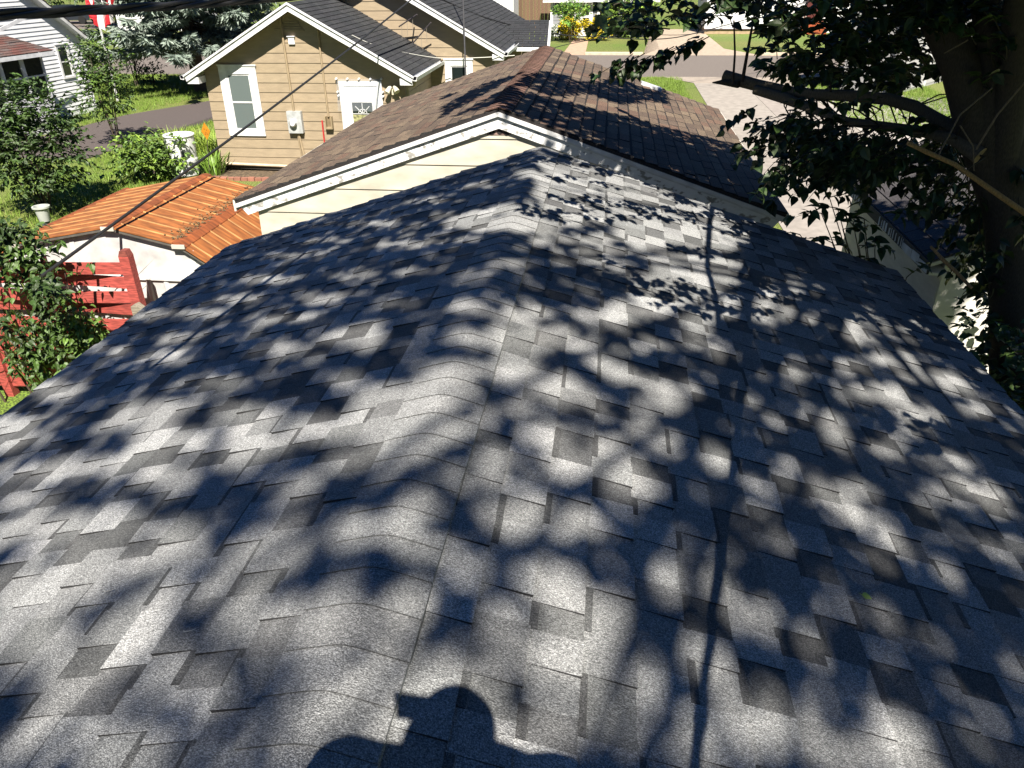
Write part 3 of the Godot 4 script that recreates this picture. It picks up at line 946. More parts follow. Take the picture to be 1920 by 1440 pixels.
	for q in [[748, 50, 782, 27], [775, 80, 808, 42]]:
		var bm := MB.new()
		var p0 := at_z(q[0], q[1], -20.6)
		var p1 := at_z(q[2], q[3], -20.42)
		bm.tube([p0, p1], [0.018, 0.018], 6, Color(0.07, 0.06, 0.07))
		var bk := MB.new()
		for t in 3:
			var c := p0.lerp(p1, 0.15 + t * 0.3)
			bk.tube([c, c + Vector3(0.0, -0.32, 0.05)], [0.005, 0.005], 5, Color(0.25, 0.22, 0.18))
		var bn := thing("antenna_boom", ["lower" if q[0] > 760 else "upper", ""][0] + " dark antenna boom fixed under the tan upper gable eave", "antenna", p0)
		put(bm, "boom", M.metal, bn)
		put(bk, "element", M.metal, bn)
	# red stake, drum, marker, edging
	var sk := MB.new()
	var s0 := at_z(607, 296, -17.2)
	var s1 := at_z(604, 226, -17.2)
	s0.y = 0.0
	s0.x = s1.x - 0.02
	sk.bar(s0, s1, Vector3.RIGHT, 0.03, 0.03, Color(0.5, 0.03, 0.03))
	var so := put(sk, "stake", M.paint)
	tag(so, "thin red stake standing before the tan house wall", "stake")

func build_white_house() -> void:
	var a := deg_to_rad(9.4)
	var F := {"o": Vector3(-17.6, 0, -26.0), "u": Vector3(sin(a), 0, -cos(a)), "n": Vector3(cos(a), 0, sin(a))}
	var h := thing("house", "white lap sided house with a red roofed window porch", "house", Vector3(-19, 0, -22))
	var wht := Color(0.74, 0.76, 0.8)
	var e := on_wall(F, 163, 68, 0.3)
	var r2 := on_wall(F, 80, 0, 0.3)
	var k := (r2.y - e.y) / (e.x - r2.x)
	var rx := -3.6
	var ry := e.y + k * (e.x - rx)
	var lx := 2.0 * rx - 0.0
	var ye := ry - k * absf(rx) - 0.06
	var core := MB.new()
	core.prism([wp(F, lx, 0), wp(F, 0, 0), wp(F, 0, ye), wp(F, rx, ry - 0.1), wp(F, lx, ye)], F.n * -7.0, wht)
	put(core, "wall", M.siding, h)
	lap_wall(h, F, 0.2, ry - 0.12, 0.122, func(y): return maxf(lx, rx - (ry - 0.1 - y) / k), func(y): return minf(0.0, rx + (ry - 0.1 - y) / k), wht, M.siding, false, 0.02)
	var rf := hub("roof", h)
	for side in [-1, 1]:
		var ex: float = rx + side * (e.x - rx)
		var eyy := ry - k * absf(ex - rx)
		var s := MB.new()
		s.prism([wp(F, rx, ry, 0.3), wp(F, ex, eyy, 0.3), wp(F, ex, eyy - 0.14, 0.3), wp(F, rx, ry - 0.15, 0.3)], F.n * -7.5, Color(0.7, 0.71, 0.72))
		put(s, "rake_board", M.paint, rf)
		slope_field(rf, wp(F, ex, eyy, 0.32), wp(F, ex, eyy, -7.0), wp(F, rx, ry, 0.32), wp(F, rx, ry, -7.0), 22, 0.3, [Color(0.2, 0.16, 0.15), Color(0.24, 0.19, 0.17)], M.dark_shingle)
	var w0 := on_wall(F, 102, 90)
	var w1 := on_wall(F, 138, 143)
	window(h, F, w0.x, w0.x + 0.52, w1.y - 0.03, w0.y + 0.08, 0.07, WHITE)
	# porch with a row of windows and a red shingled lean-to roof
	var off := 1.5
	var c := on_wall(F, 80, 112, off)
	var pr := hub("porch", h)
	var pc := MB.new()
	var x1 := c.x
	var x0 := x1 - 4.5
	wbox(pc, F, x0, x1, 0, 1.05, 0.02, off, wht)
	wbox(pc, F, x0, x1, 2.12, 2.2, 0.02, off, wht)
	var wn := 6
	for i in wn + 1:
		var xx := lerpf(x0, x1, float(i) / wn)
		wbox(pc, F, xx - 0.06, xx + 0.06 if i < wn else x1, 1.05, 2.12, off - 0.1, off, wht)
	wbox(pc, F, x1 - 0.08, x1, 1.05, 2.12, 0.02, off - 0.1, wht)
	put(pc, "porch_wall", M.paint, pr)
	for i in wn:
		var p := MB.new()
		var xa := lerpf(x0, x1, float(i) / wn) + 0.06
		var xb := lerpf(x0, x1, float(i + 1) / wn) - 0.06
		wbox(p, F, xa, xb, 1.05, 1.58, off - 0.06, off - 0.04, Color.WHITE)
		wbox(p, F, xa, xb, 1.61, 2.12, off - 0.06, off - 0.045, Color.WHITE)
		put(p, "pane", M.glass, pr)
		var sb := MB.new()
		wbox(sb, F, xa, xb, 1.575, 1.62, off - 0.05, off - 0.02, wht)
		put(sb, "sash_rail", M.paint, pr)
	slope_field(pr, wp(F, x0 - 0.2, 2.24, off + 0.25), wp(F, x1 + 0.25, 2.24, off + 0.25), wp(F, x0 - 0.2, 2.62, 0.03), wp(F, x1 + 0.25, 2.62, 0.03), 9, 0.3, [Color(0.28, 0.15, 0.13), Color(0.33, 0.19, 0.17), Color(0.3, 0.11, 0.09), Color(0.27, 0.2, 0.19)], M.dark_shingle)
	var fb := MB.new()
	fb.prism([wp(F, x0 - 0.2, 2.23, off + 0.25), wp(F, x1 + 0.25, 2.23, off + 0.25), wp(F, x1 + 0.25, 2.12, off + 0.25), wp(F, x0 - 0.2, 2.12, off + 0.25)], F.n * -0.03, wht)
	fb.prism([wp(F, x1 + 0.25, 2.23, off + 0.22), wp(F, x1 + 0.25, 2.6, 0.03), wp(F, x1 + 0.25, 2.12, 0.03), wp(F, x1 + 0.25, 2.12, off + 0.22)], F.u * -0.03, wht)
	put(fb, "fascia", M.paint, pr)
	# higher lean-to rake crossing the wall
	var sl := MB.new()
	var b0 := on_wall(F, 0, 56, 0.9)
	var b1 := on_wall(F, 52, 30, 0.9)
	sl.bar(wp(F, b0.x, b0.y, 0.9), wp(F, b1.x, b1.y, 0.9), F.n, 0.03, 0.1, wht)
	put(sl, "dormer_rake", M.paint, h)

func build_rusty_shed() -> void:
	var zf := -7.62
	var zb := -9.95
	var px := -5.4
	var prof := [[-2.05, 1.2], [-1.2, 1.74], [0.0, 1.965], [0.78, 1.785], [1.62, 1.2]]
	var s := thing("garden_shed", "white metal garden shed with a rusted orange ribbed roof", "shed", Vector3(px, 0, (zf + zb) * 0.5))
	var wl := MB.new()
	var pts := [Vector3(px - 1.9, 0, zf + -0.06), Vector3(px + 1.5, 0, zf - 0.06)]
	for i in range(prof.size() - 1, -1, -1): pts.append(Vector3(px + clampf(prof[i][0], -1.9, 1.5), prof[i][1] - 0.03, zf - 0.06))
	wl.prism(pts, Vector3(0, 0, zb - zf + 0.12), Color(0.6, 0.6, 0.6))
	put(wl, "wall", M.tin, s)
	# ribbed lower sheets and the flat gable sheet with its seams
	var x := px - 1.85
	while x < px + 1.45:
		var r := MB.new()
		r.prism([Vector3(x, 0.02, zf - 0.058), Vector3(x + 0.02, 0.02, zf - 0.044), Vector3(x + 0.05, 0.02, zf - 0.044), Vector3(x + 0.07, 0.02, zf - 0.058)], Vector3(0, 1.32, 0), Color(0.74, 0.74, 0.73))
		put(r, "wall_rib", M.tin, s)
		x += 0.21
	var rl := MB.new()
	rl.box(Vector3(px - 1.9, 1.34, zf - 0.06), Vector3(px + 1.5, 1.375, zf - 0.03), Color(0.7, 0.7, 0.69))
	put(rl, "door_rail", M.tin, s)
	for q in [-0.55, 0.85]:
		var sm := MB.new()
		sm.box(Vector3(px + q, 1.376, zf - 0.06), Vector3(px + q + 0.06, 1.70 if q > 0 else 1.8, zf - 0.053), Color(0.7, 0.7, 0.69))
		put(sm, "seam", M.tin, s)
	for i in range(prof.size() - 1):
		var a := Vector2(px + prof[i][0], prof[i][1])
		var b := Vector2(px + prof[i + 1][0], prof[i + 1][1])
		var sh := MB.new()
		var nn := Vector3(-(b.y - a.y), b.x - a.x, 0).normalized()
		var col := Color(0.335, 0.115, 0.028)
		sh.prism([Vector3(a.x, a.y, zf), Vector3(b.x, b.y, zf), Vector3(b.x, b.y, zb), Vector3(a.x, a.y, zb)], nn * -0.02, col)
		var sheet_o := put(sh, "roof_sheet", M.rust, s)
		var z := zf - 0.16
		while z > zb + 0.05:
			var rb := MB.new()
			var A := Vector3(a.x, a.y, z).lerp(Vector3(b.x, b.y, z), 0.03)
			var B := Vector3(a.x, a.y, z).lerp(Vector3(b.x, b.y, z), 0.95)
			rb.prism([A + Vector3(0, 0, 0.014), A + nn * 0.008 + Vector3(0, 0, 0.005), A + nn * 0.008 - Vector3(0, 0, 0.005), A - Vector3(0, 0, 0.014)], B - A, vary(Color(0.42, 0.21, 0.07), 0.1))
			put(rb, "rib", M.rust, sheet_o)
			z -= 0.232
	for i in [1, 2, 3]:
		var c := Vector3(px + prof[i][0], prof[i][1], zf)
		var cp := MB.new()
		cp.prism([c + Vector3(-0.07, -0.013 if i < 3 else 0.016, 0.004), c + Vector3(-0.066, 0.0 if i < 3 else 0.026, 0.004), c + Vector3(0.0, 0.013, 0.004), c + Vector3(0.066, -0.006 if i < 3 else -0.036, 0.004), c + Vector3(0.07, -0.02 if i < 3 else -0.052, 0.004)], Vector3(0, 0, zb - zf - 0.03), Color(0.29, 0.08, 0.022))
		put(cp, "ridge_strip", M.rust, s)
		var tp := MB.new()
		tp.box(c + Vector3(-0.075, -0.045, 0.002), c + Vector3(0.075, 0.0, 0.018), Color(0.6, 0.58, 0.5))
		put(tp, "end_cap", M.tin, s)
	var ed := MB.new()
	for i in range(prof.size() - 1):
		ed.bar(Vector3(px + prof[i][0], prof[i][1] - 0.03, zf - 0.01), Vector3(px + prof[i + 1][0], prof[i + 1][1] - 0.03, zf - 0.01), Vector3(0, 0, 1), 0.02, 0.03, Color(0.12, 0.11, 0.1))
	put(ed, "roof_edge", M.metal, s)
	# leaf litter caught above the break
	var lt := MB.new()
	for i in 260:
		var z := rng.randf_range(zb + 0.05, zf - 0.1)
		var p := Vector3(px + 0.78 - 0.03 - absf(rng.randfn(0, 0.09)), 0, z)
		p.y = lerpf(1.785, 1.965, (px + 0.78 - p.x) / 0.78) + 0.012
		lt.leaf(p, Vector3(rng.randf_range(-1, 1), 0.1, rng.randf_range(-1, 1)).normalized(), Vector3.UP, rng.randf_range(0.02, 0.05), 0.02, vary(Color(0.13, 0.1, 0.05), 0.4))
	put(lt, "leaf_litter", M.plain, s, "stuff")

func build_fence() -> void:
	var z := -7.2
	var red := Color(0.42, 0.075, 0.06)
	var f := thing("fence", "red painted woven board fence overgrown by vines", "fence", Vector3(-7.2, 0, z))
	var xr := -4.98
	var xl := -10.5
	var posts := [xr, -6.9, -8.8, xl]
	for i in posts.size():
		var p := MB.new()
		var x: float = posts[i]
		p.prism([Vector3(x - 0.055, 0, z + 0.05), Vector3(x + 0.055, 0, z + 0.05), Vector3(x + 0.055, 0, z - 0.05), Vector3(x - 0.055, 0, z - 0.05)], Vector3(0, 1.8, 0), red)
		p.prism([Vector3(x - 0.055, 1.8, z + 0.05), Vector3(x + 0.055, 1.8, z + 0.05), Vector3(x + 0.03, 1.86, z + 0.05), Vector3(x - 0.03, 1.86, z + 0.05)], Vector3(0, 0, -0.1), Color(0.24, 0.06, 0.045))
		put(p, "post", M.wood, f)
	# boards woven in front of and behind a slat in the middle of each bay
	var y := 1.72
	var row := 0
	while y > 0.15:
		for b in 3:
			var x1: float = posts[b] - 0.055
			var x0: float = posts[b + 1] + 0.055
			var side := 1.0 if (row + b) % 2 == 0 else -1.0
			var mb := MB.new()
			var segs := 6
			var hgt := 0.13
			var col := vary(red, 0.14)
			var dy := rng.randf_range(-0.008, 0.008)
			for sgm in segs:
				var t0 := float(sgm) / segs
				var t1 := float(sgm + 1) / segs
				var c0 := side * 0.055 * sin(PI * t0)
				var c1 := side * 0.055 * sin(PI * t1)
				var A := Vector3(lerpf(x1, x0, t1), y + dy, z + c1)
				var B := Vector3(lerpf(x1, x0, t0), y + dy, z + c0)
				mb.prism([A + Vector3(0, -hgt, 0.01), B + Vector3(0, -hgt, 0.01), B + Vector3(0, 0, 0.01), A + Vector3(0, 0, 0.01)], Vector3(0, 0, -0.02), col)
			put(mb, "board", M.wood, f)
		y -= 0.163
		row += 1
	for b in 3:
		var sl := MB.new()
		var x: float = (posts[b] + posts[b + 1]) * 0.5
		sl.box(Vector3(x - 0.02, 0.1, z - 0.03), Vector3(x + 0.02, 1.75, z + 0.03), red)
		put(sl, "weaver_slat", M.wood, f)
	var wpst := MB.new()
	var w := at_z(258, 572, -6.95)
	wpst.prism([Vector3(w.x - 0.05, 0, -6.9), Vector3(w.x + 0.06, 0, -6.9), Vector3(w.x + 0.06, w.y - 0.03, -6.9), Vector3(w.x + 0.0, w.y + 0.02, -6.9), Vector3(w.x - 0.05, w.y, -6.9)], Vector3(0, 0, -0.09), Color(0.3, 0.26, 0.2))
	var wo := put(wpst, "post", M.wood)
	tag(wo, "short weathered grey post beside the red fence", "post")

func build_right_shed() -> void:
	var xe := 3.27
	var ye := 1.8
	var zn := -7.75
	var zf := -11.4
	var k := 0.42
	var xr := 5.4
	var s := thing("garden_shed", "pale sided shed with dark shingles and flaking white fascia beside the tree", "shed", Vector3(4.6, 0, (zn + zf) * 0.5))
	var yr := ye + k * (xr - xe)
	var col := Color(0.66, 0.645, 0.6)
	var wl := MB.new()
	wl.prism([Vector3(xe + 0.2, 0, zn - 0.15), Vector3(xr + 1.9, 0, zn - 0.15), Vector3(xr + 1.9, 1.8, zn - 0.15), Vector3(xr, yr - 0.1, zn - 0.15), Vector3(xe + 0.2, ye - 0.02, zn - 0.15)], Vector3(0, 0, zf - zn + 0.3), col)
	put(wl, "wall", M.siding, s)
	var F := {"o": Vector3(xe + 0.2, 0, 0), "u": Vector3(0, 0, 1), "n": Vector3(-1, 0, 0)}
	lap_wall(s, F, 0.05, ye - 0.08, 0.25, func(_y): return zf + 0.16, func(_y): return zn - 0.16, col, M.siding)
	var rf := hub("roof", s)
	var so := MB.new()
	for side in [-1, 1]:
		var xx: float = xe if side < 0 else 2 * xr - xe
		so.prism([Vector3(xr, yr - 0.01, zn), Vector3(xx, ye - 0.01, zn), Vector3(xx, ye - 0.05, zn), Vector3(xr, yr - 0.055, zn)], Vector3(0, 0, zf - zn), col)
	put(so, "soffit", M.paint, rf)
	for side in [-1, 1]:
		var xx: float = xe if side < 0 else 2 * xr - xe
		slope_field(rf, Vector3(xx, ye, zn), Vector3(xx, ye, zf), Vector3(xr, yr, zn), Vector3(xr, yr, zf), 13, 0.3, [Color(0.13, 0.12, 0.13), Color(0.16, 0.15, 0.155), Color(0.11, 0.105, 0.115)], M.dark_shingle)
	var fb := MB.new()
	fb.box(Vector3(xe - 0.02, ye - 0.13, zf), Vector3(xe + 0.005, ye - 0.0, zn), Color(0.05, 0.05, 0.055))
	put(fb, "fascia", M.wood, s)
	# what is left of its white paint, in flakes and strips
	var z := zn
	while z > zf:
		var t := (z - zf) / (zn - zf)
		var w := rng.randf_range(0.02, 0.06)
		if t > 0.80: w = rng.randf_range(0.2, 0.3)
		elif t < 0.12: w = 0.2
		var gap := rng.randf_range(0.02, 0.08) if (t < 0.8 and t > 0.12) else 0.006
		if not (t > 0.36 and t < 0.55):
			var fl := MB.new()
			var d := rng.randf_range(0.0, 0.03)
			fl.prism([Vector3(xe - 0.0235, ye - 0.128 + rng.randf() * 0.02, z), Vector3(xe - 0.0235, ye - 0.126, z - w), Vector3(xe - 0.0235, ye - 0.02 - d, z - w), Vector3(xe - 0.0235, ye - 0.008 - d, z - 0.01)], Vector3(0.003, 0, 0), Color(0.66, 0.7, 0.74))
			put(fl, "paint_flake", M.paint, s)
		z -= w + gap
	var sf := MB.new()
	sf.box(Vector3(xe + 0.0, ye - 0.14, zf), Vector3(xe + 0.2, ye - 0.11, zn), col)
	put(sf, "eave_board", M.siding, s)

func gable_box(h: Node, F: Dictionary, a0: float, a1: float, y1: float, depth: float, wallc: Color) -> void:
	var mb := MB.new()
	wbox(mb, F, a0, a1, 0.0, y1, -depth, 0.0, wallc)
	put(mb, "wall", M.siding, h)
func build_far_houses() -> void:
	# grey house with a white door over the street
	var F := {"o": Vector3(0, 0, -54.5), "u": Vector3.RIGHT, "n": Vector3(0, 0, 1)}
	var g := thing("house", "grey house with white trim behind yellow bushes", "house", Vector3(-1, 0, -57))
	var c0 := on_wall(F, 1033, 60).x
	var c1 := on_wall(F, 1218, 60).x
	var gb := hub("front_wall", g)
	var core := MB.new()
	wbox(core, F, c0, c1, 0, 2.1, -6.0, -0.02, Color(0.16, 0.17, 0.18))
	put(core, "wall", M.siding, g)
	lap_wall(gb, F, 0.0, 2.1, 0.19, func(_y): return c0, func(_y): return c1, Color(0.24, 0.25, 0.27), M.siding, false)
	var tr := MB.new()
	wbox(tr, F, c0 - 0.05, c0 + 0.12, 0, 2.1, 0.02, 0.05, WHITE)
	wbox(tr, F, c0, c0 + 0.9, 0, 0.75, 0.022, 0.045, Color(0.62, 0.64, 0.66))
	put(tr, "corner_board", M.paint, g)
	for q in [[1054, 1078, 8, 56], [1122, 1160, 8, 48]]:
		var a := on_wall(F, q[0], q[3])
		var b := on_wall(F, q[1], q[2])
		window(g, F, a.x - 0.1, b.x + 0.1, a.y, 1.95, 0.12, WHITE, 0.025, false)
	var d := hub("door", g)
	var da := on_wall(F, 1084, 68)
	var db := on_wall(F, 1112, 6)
	var dm := MB.new()
	wbox(dm, F, da.x, db.x, 0.1, 1.98, 0.02, 0.06, WHITE)
	put(dm, "frame", M.paint, d)
	for q in [[1.25, 1.8], [0.55, 1.1]]:
		var p := MB.new()
		wbox(p, F, da.x + 0.25, db.x - 0.22, q[0], q[1], 0.055, 0.065, Color.WHITE)
		put(p, "pane", M.glass, d)
	var st := MB.new()
	wbox(st, F, da.x - 0.1, db.x + 0.1, 0, 0.1, 0.06, 0.5, Color(0.6, 0.6, 0.58))
	put(st, "step", M.concrete, d)
	var rf := hub("roof", g)
	var ev := MB.new()
	wbox(ev, F, c0 - 0.5, c1 + 0.5, 2.0, 2.13, 0.3, 0.5, WHITE)
	put(ev, "fascia", M.paint, rf)
	slope_field(rf, wp(F, c0 - 0.5, 2.13, 0.5), wp(F, c1 + 0.5, 2.13, 0.5), wp(F, c0 - 0.5, 4.0, -3.2), wp(F, c1 + 0.5, 4.0, -3.2), 14, 0.4, [Color(0.16, 0.15, 0.15)], M.dark_shingle)
	# brown timber fence and a white shed front between the houses
	var bf := thing("fence", "weathered brown board fence beyond the tan house roof", "fence", Vector3(-6.6, 0, -60))
	for i in 18:
		var b := MB.new()
		var x := -8.0 + i * 0.26
		b.box(Vector3(x, 0, -60.02), Vector3(x + 0.24, 2.6 + rng.randf_range(-0.03, 0.03), -60), vary(Color(0.19, 0.115, 0.07), 0.2))
		put(b, "plank", M.wood, bf)
	var ws := thing("house", "narrow white sided wall beside the brown board fence", "house", Vector3(-7.9, 0, -56))
	gable_box(ws, {"o": Vector3(0, 0, -56.0), "u": Vector3.RIGHT, "n": Vector3(0, 0, 1)}, -9.6, -6.6, 3.2, 3.0, Color(0.7, 0.71, 0.73))
	var lw := MB.new()
	lw.box(Vector3(-7.55, 1.55, -55.99), Vector3(-7.4, 1.8, -55.9), Color(0.03, 0.03, 0.03))
	put(lw, "wall_lamp", M.plain, ws)
	# white house over the street on the right
	var W := {"o": Vector3(0, 0, -56.3), "u": Vector3.RIGHT, "n": Vector3(0, 0, 1)}
	var wh := thing("house", "white sided house on a tan block base over the street", "house", Vector3(9, 0, -59))
	var a0 := on_wall(W, 1320, 60).x
	var a1 := on_wall(W, 1478, 60).x
	var bs := MB.new()
	wbox(bs, W, a0 + 0.03, a1 - 0.03, 0, 0.32, -6, -0.03, Color(0.38, 0.28, 0.18))
	put(bs, "block_base", M.concrete, wh)
	var bl := MB.new()
	wbox(bl, W, a0, a1, 0.32, 3.6, -6.0, -0.02, Color(0.72, 0.73, 0.75))
	put(bl, "wall", M.siding, wh)
	lap_wall(wh, W, 0.32, 3.6, 0.2, func(_y): return a0, func(_y): return a1, Color(0.75, 0.76, 0.78), M.siding, false)
	var sk := MB.new()
	wbox(sk, W, a0, a1, 0.27, 0.32, -0.02, 0.05, Color(0.09, 0.06, 0.06))
	put(sk, "drip_board", M.paint, wh)
	var w0 := on_wall(W, 1452, 17)
	window(wh, W, w0.x, w0.x + 0.62, w0.y - 0.02, w0.y + 1.2, 0.05, WHITE, 0.03)
	# its porch: railing, steps, brown door
	var pc := hub("porch", wh)
	var dr := MB.new()
	var d0 := on_wall(W, 1513, 34)
	wbox(dr, W, d0.x, d0.x + 0.95, 0.75, 2.75, -1.0, -0.95, Color(0.09, 0.015, 0.01))
	put(dr, "door", M.paint, pc)
	var pb := MB.new()
	wbox(pb, W, a1 + 0.003, a1 + 5.0, 0, 3.4, -4.0, -1.0, Color(0.7, 0.71, 0.73))
	put(pb, "porch_wall", M.siding, pc)
	var stp := MB.new()
	wbox(stp, W, d0.x - 0.3, d0.x + 1.3, 0.0, 0.72, -0.95, -0.1, Color(0.34, 0.075, 0.02))
	wbox(stp, W, d0.x - 0.3, d0.x + 1.3, 0.0, 0.36, -0.1, 0.25, Color(0.34, 0.075, 0.02))
	put(stp, "step", M.paint, pc)
	var lt := MB.new()
	wbox(lt, W, a1 + 0.01, d0.x - 0.32, 0.0, 0.5, -0.95, 0.1, Color(0.04, 0.04, 0.04))
	put(lt, "lattice_skirt", M.wood, pc)
	for i in 7:
		var b := MB.new()
		var x := a1 + 0.08 + i * 0.14
		wbox(b, W, x, x + 0.05, 0.5, 1.45, 0.02, 0.06, Color(0.5, 0.46, 0.4))
		put(b, "baluster", M.paint, pc)
	var hr := MB.new()
	wbox(hr, W, a1 + 0.05, a1 + 1.1, 1.45, 1.54, 0.0, 0.09, Color(0.62, 0.6, 0.56))
	put(hr, "handrail", M.paint, pc)
	# white house behind the spruce
	var S := {"o": Vector3(0, 0, -59), "u": Vector3.RIGHT, "n": Vector3(0, 0, 1)}
	var b0 := on_wall(S, 224, 60).x
	var b1 := on_wall(S, 345, 60).x
	var sh := thing("house", "low white house half hidden behind the blue spruce", "house", Vector3((b0 + b1) * 0.5, 0, -62))
	gable_box(sh, S, b0, b1, 2.4, 6.0, Color(0.72, 0.73, 0.75))
	for i in 3:
		var x := lerpf(b0, b1, 0.12 + i * 0.3)
		window(sh, S, x, x + 1.0, 0.8, 2.0, 0.1, WHITE, 0.02)
	slope_field(sh, wp(S, b0 - 0.4, 2.4, 0.5), wp(S, b1 + 0.4, 2.4, 0.5), wp(S, b0 - 0.4, 4.2, -3), wp(S, b1 + 0.4, 4.2, -3), 12, 0.4, [Color(0.2, 0.2, 0.21)], M.dark_shingle, "roof")
	# grey house beyond the tree
	var p0 := at_y(1665, 182)
	var p1 := at_y(1800, 143)
	var u := (p1 - p0).normalized()
	var G := {"o": p0, "u": u, "n": u.cross(Vector3.UP) * -1.0}
	if G.n.dot(CAM - p0) < 0: G.n = -G.n
	var gh := thing("house", "light grey house wall with white corner trim seen through the tree leaves", "house", p0.lerp(p1, 0.5))
	var ln := (p1 - p0).length()
	gable_box(gh, G, 0, ln * 2.2, 5.0, 1.8, Color(0.34, 0.34, 0.345))
	lap_wall(gh, G, 0.1, 5.0, 0.2, func(_y): return 0.0, func(_y): return ln * 2.2, Color(0.4, 0.4, 0.405), M.siding, false)
	var tm := MB.new()
	for q in [1672, 1735]:
		var a := on_wall(G, q, 140).x
		wbox(tm, G, a - 0.08, a + 0.08, 0, 5.0, 0.02, 0.06, WHITE)
	put(tm, "trim_board", M.paint, gh)
	window(gh, G, ln * 0.52, ln * 0.66, 0.9, 2.4, 0.12, WHITE, 0.03)
	sheet("parking_pad", [Vector2(7.26, -33.4), Vector2(7.26, -9.4), Vector2(22, -9.4), Vector2(22, -22.0), Vector2(p0.x + 1.0, -24.5)], 0.013, Color(0.36, 0.33, 0.305), M.concrete)

# ---------------------------------------------------------------- plants
func rnd_dir() -> Vector3:
	var z := rng.randf_range(-1, 1)
	var a := rng.randf() * TAU
	var s := sqrt(1 - z * z)
	return Vector3(s * cos(a), z, s * sin(a))
func leaf_at(mb: MB, p: Vector3, out: Vector3, length: float, col: Color, wide := 0.72, droop := 0.35) -> void:
	var d := (out + rnd_dir() * 0.7 + Vector3(0, -droop, 0)).normalized()
	var nn := (Vector3.UP * 1.1 + rnd_dir() * 0.8)
	nn = (nn - d * nn.dot(d)).normalized()
	mb.leaf(p, d, nn, length, length * wide, col)
func spray(lv: MB, tw: MB, a: Vector3, dir: Vector3, length: float, count: int, size: float, col: Color, wide := 0.72, thick := 0.005) -> void:
	var pts := []
	var rad := []
	var d := dir.normalized()
	var p := a
	for i in 5:
		pts.append(p); rad.append(thick * (1.0 - i * 0.19))
		d = (d + Vector3(0, -0.12, 0) + rnd_dir() * 0.16).normalized()
		p += d * length / 4.0
	if tw: tw.tube(pts, rad, 4, Color(0.055, 0.045, 0.03))
	for i in count:
		var t := rng.randf_range(0.12, 1.0) * 3.999
		var j := int(t)
		var q: Vector3 = pts[j].lerp(pts[j + 1], t - j)
		var along: Vector3 = (pts[j + 1] - pts[j]).normalized()
		var side := along.cross(Vector3.UP).normalized() * (1.0 if i % 2 else -1.0)
		leaf_at(lv, q + rnd_dir() * 0.015, along * 0.6 + side, size * rng.randf_range(0.65, 1.2), vary(col, 0.35), wide)
func shrub(called: String, label: String, cat: String, base: Vector3, rx: float, rz: float, y0: float, y1: float, clumps: int, per: int, size: float, col: Color, group := "", wide := 0.6, light := Color(0, 0, 0), stems := 5) -> Node3D:
	var t := thing(called, label, cat, base, group)
	var lv := MB.new()
	var st := MB.new()
	var cy := (y0 + y1) * 0.5
	var hy := (y1 - y0) * 0.5
	for i in stems:
		var a := TAU * i / stems + rng.randf()
		var top := base + Vector3(cos(a) * rx * 0.55, lerpf(y0, y1, rng.randf_range(0.5, 0.85)), sin(a) * rz * 0.55)
		var mid := base.lerp(top, 0.5) + Vector3(rng.randf_range(-1, 1) * rx * 0.1, 0.05, rng.randf_range(-1, 1) * rz * 0.1)
		st.tube([base + Vector3(cos(a), 0, sin(a)) * 0.05, mid, top], [0.022, 0.016, 0.006], 5, Color(0.09, 0.07, 0.05))
	put(st, "stem", M.bark, t)
	for i in clumps:
		var o := rnd_dir() * pow(rng.randf(), 0.38)
		var lump := 0.8 + 0.35 * sin(o.x * 5.1 + o.z * 3.0 + base.x) * cos(o.y * 4.0 + base.z)
		var p := base + Vector3(o.x * rx * lump, cy + o.y * hy * lump, o.z * rz * lump)
		if p.y < 0.05: p.y = 0.05 + rng.randf() * 0.1
		var c := col
		if light.g > 0 and rng.randf() < 0.3: c = light
		spray(lv, null, p, o + Vector3(0, 0.5, 0), size * 2.6, per, size, vary(c, 0.3), wide)
	put(lv, "foliage", M.leaf, t)
	return t
func tuft(called: String, label: String, cat: String, base: Vector3, r: float, h: float, count: int, col: Color, w := 0.02, group := "") -> void:
	var mb := MB.new()
	for i in count:
		var a := rng.randf() * TAU
		var o := Vector3(cos(a), 0, sin(a)) * r * sqrt(rng.randf())
		var d := (Vector3(cos(a), 0, sin(a)) * rng.randf_range(0.05, 0.6) + Vector3.UP).normalized()
		var hh := h * rng.randf_range(0.5, 1.1)
		var s := Vector3(-sin(a), 0, cos(a)) * w
		var m := base + o + d * hh * 0.6
		var t := base + o + d * hh + Vector3(cos(a), -0.4, sin(a)) * hh * 0.22
		var c := vary(col, 0.3)
		mb.quad(base + o - s, base + o + s, m + s * 0.8, m - s * 0.8, c)
		mb.tri(m - s * 0.8, m + s * 0.8, t, c)
	var o2 := put(mb, called, M.leaf)
	o2.position = Vector3.ZERO
	tag(o2, label, cat, group)

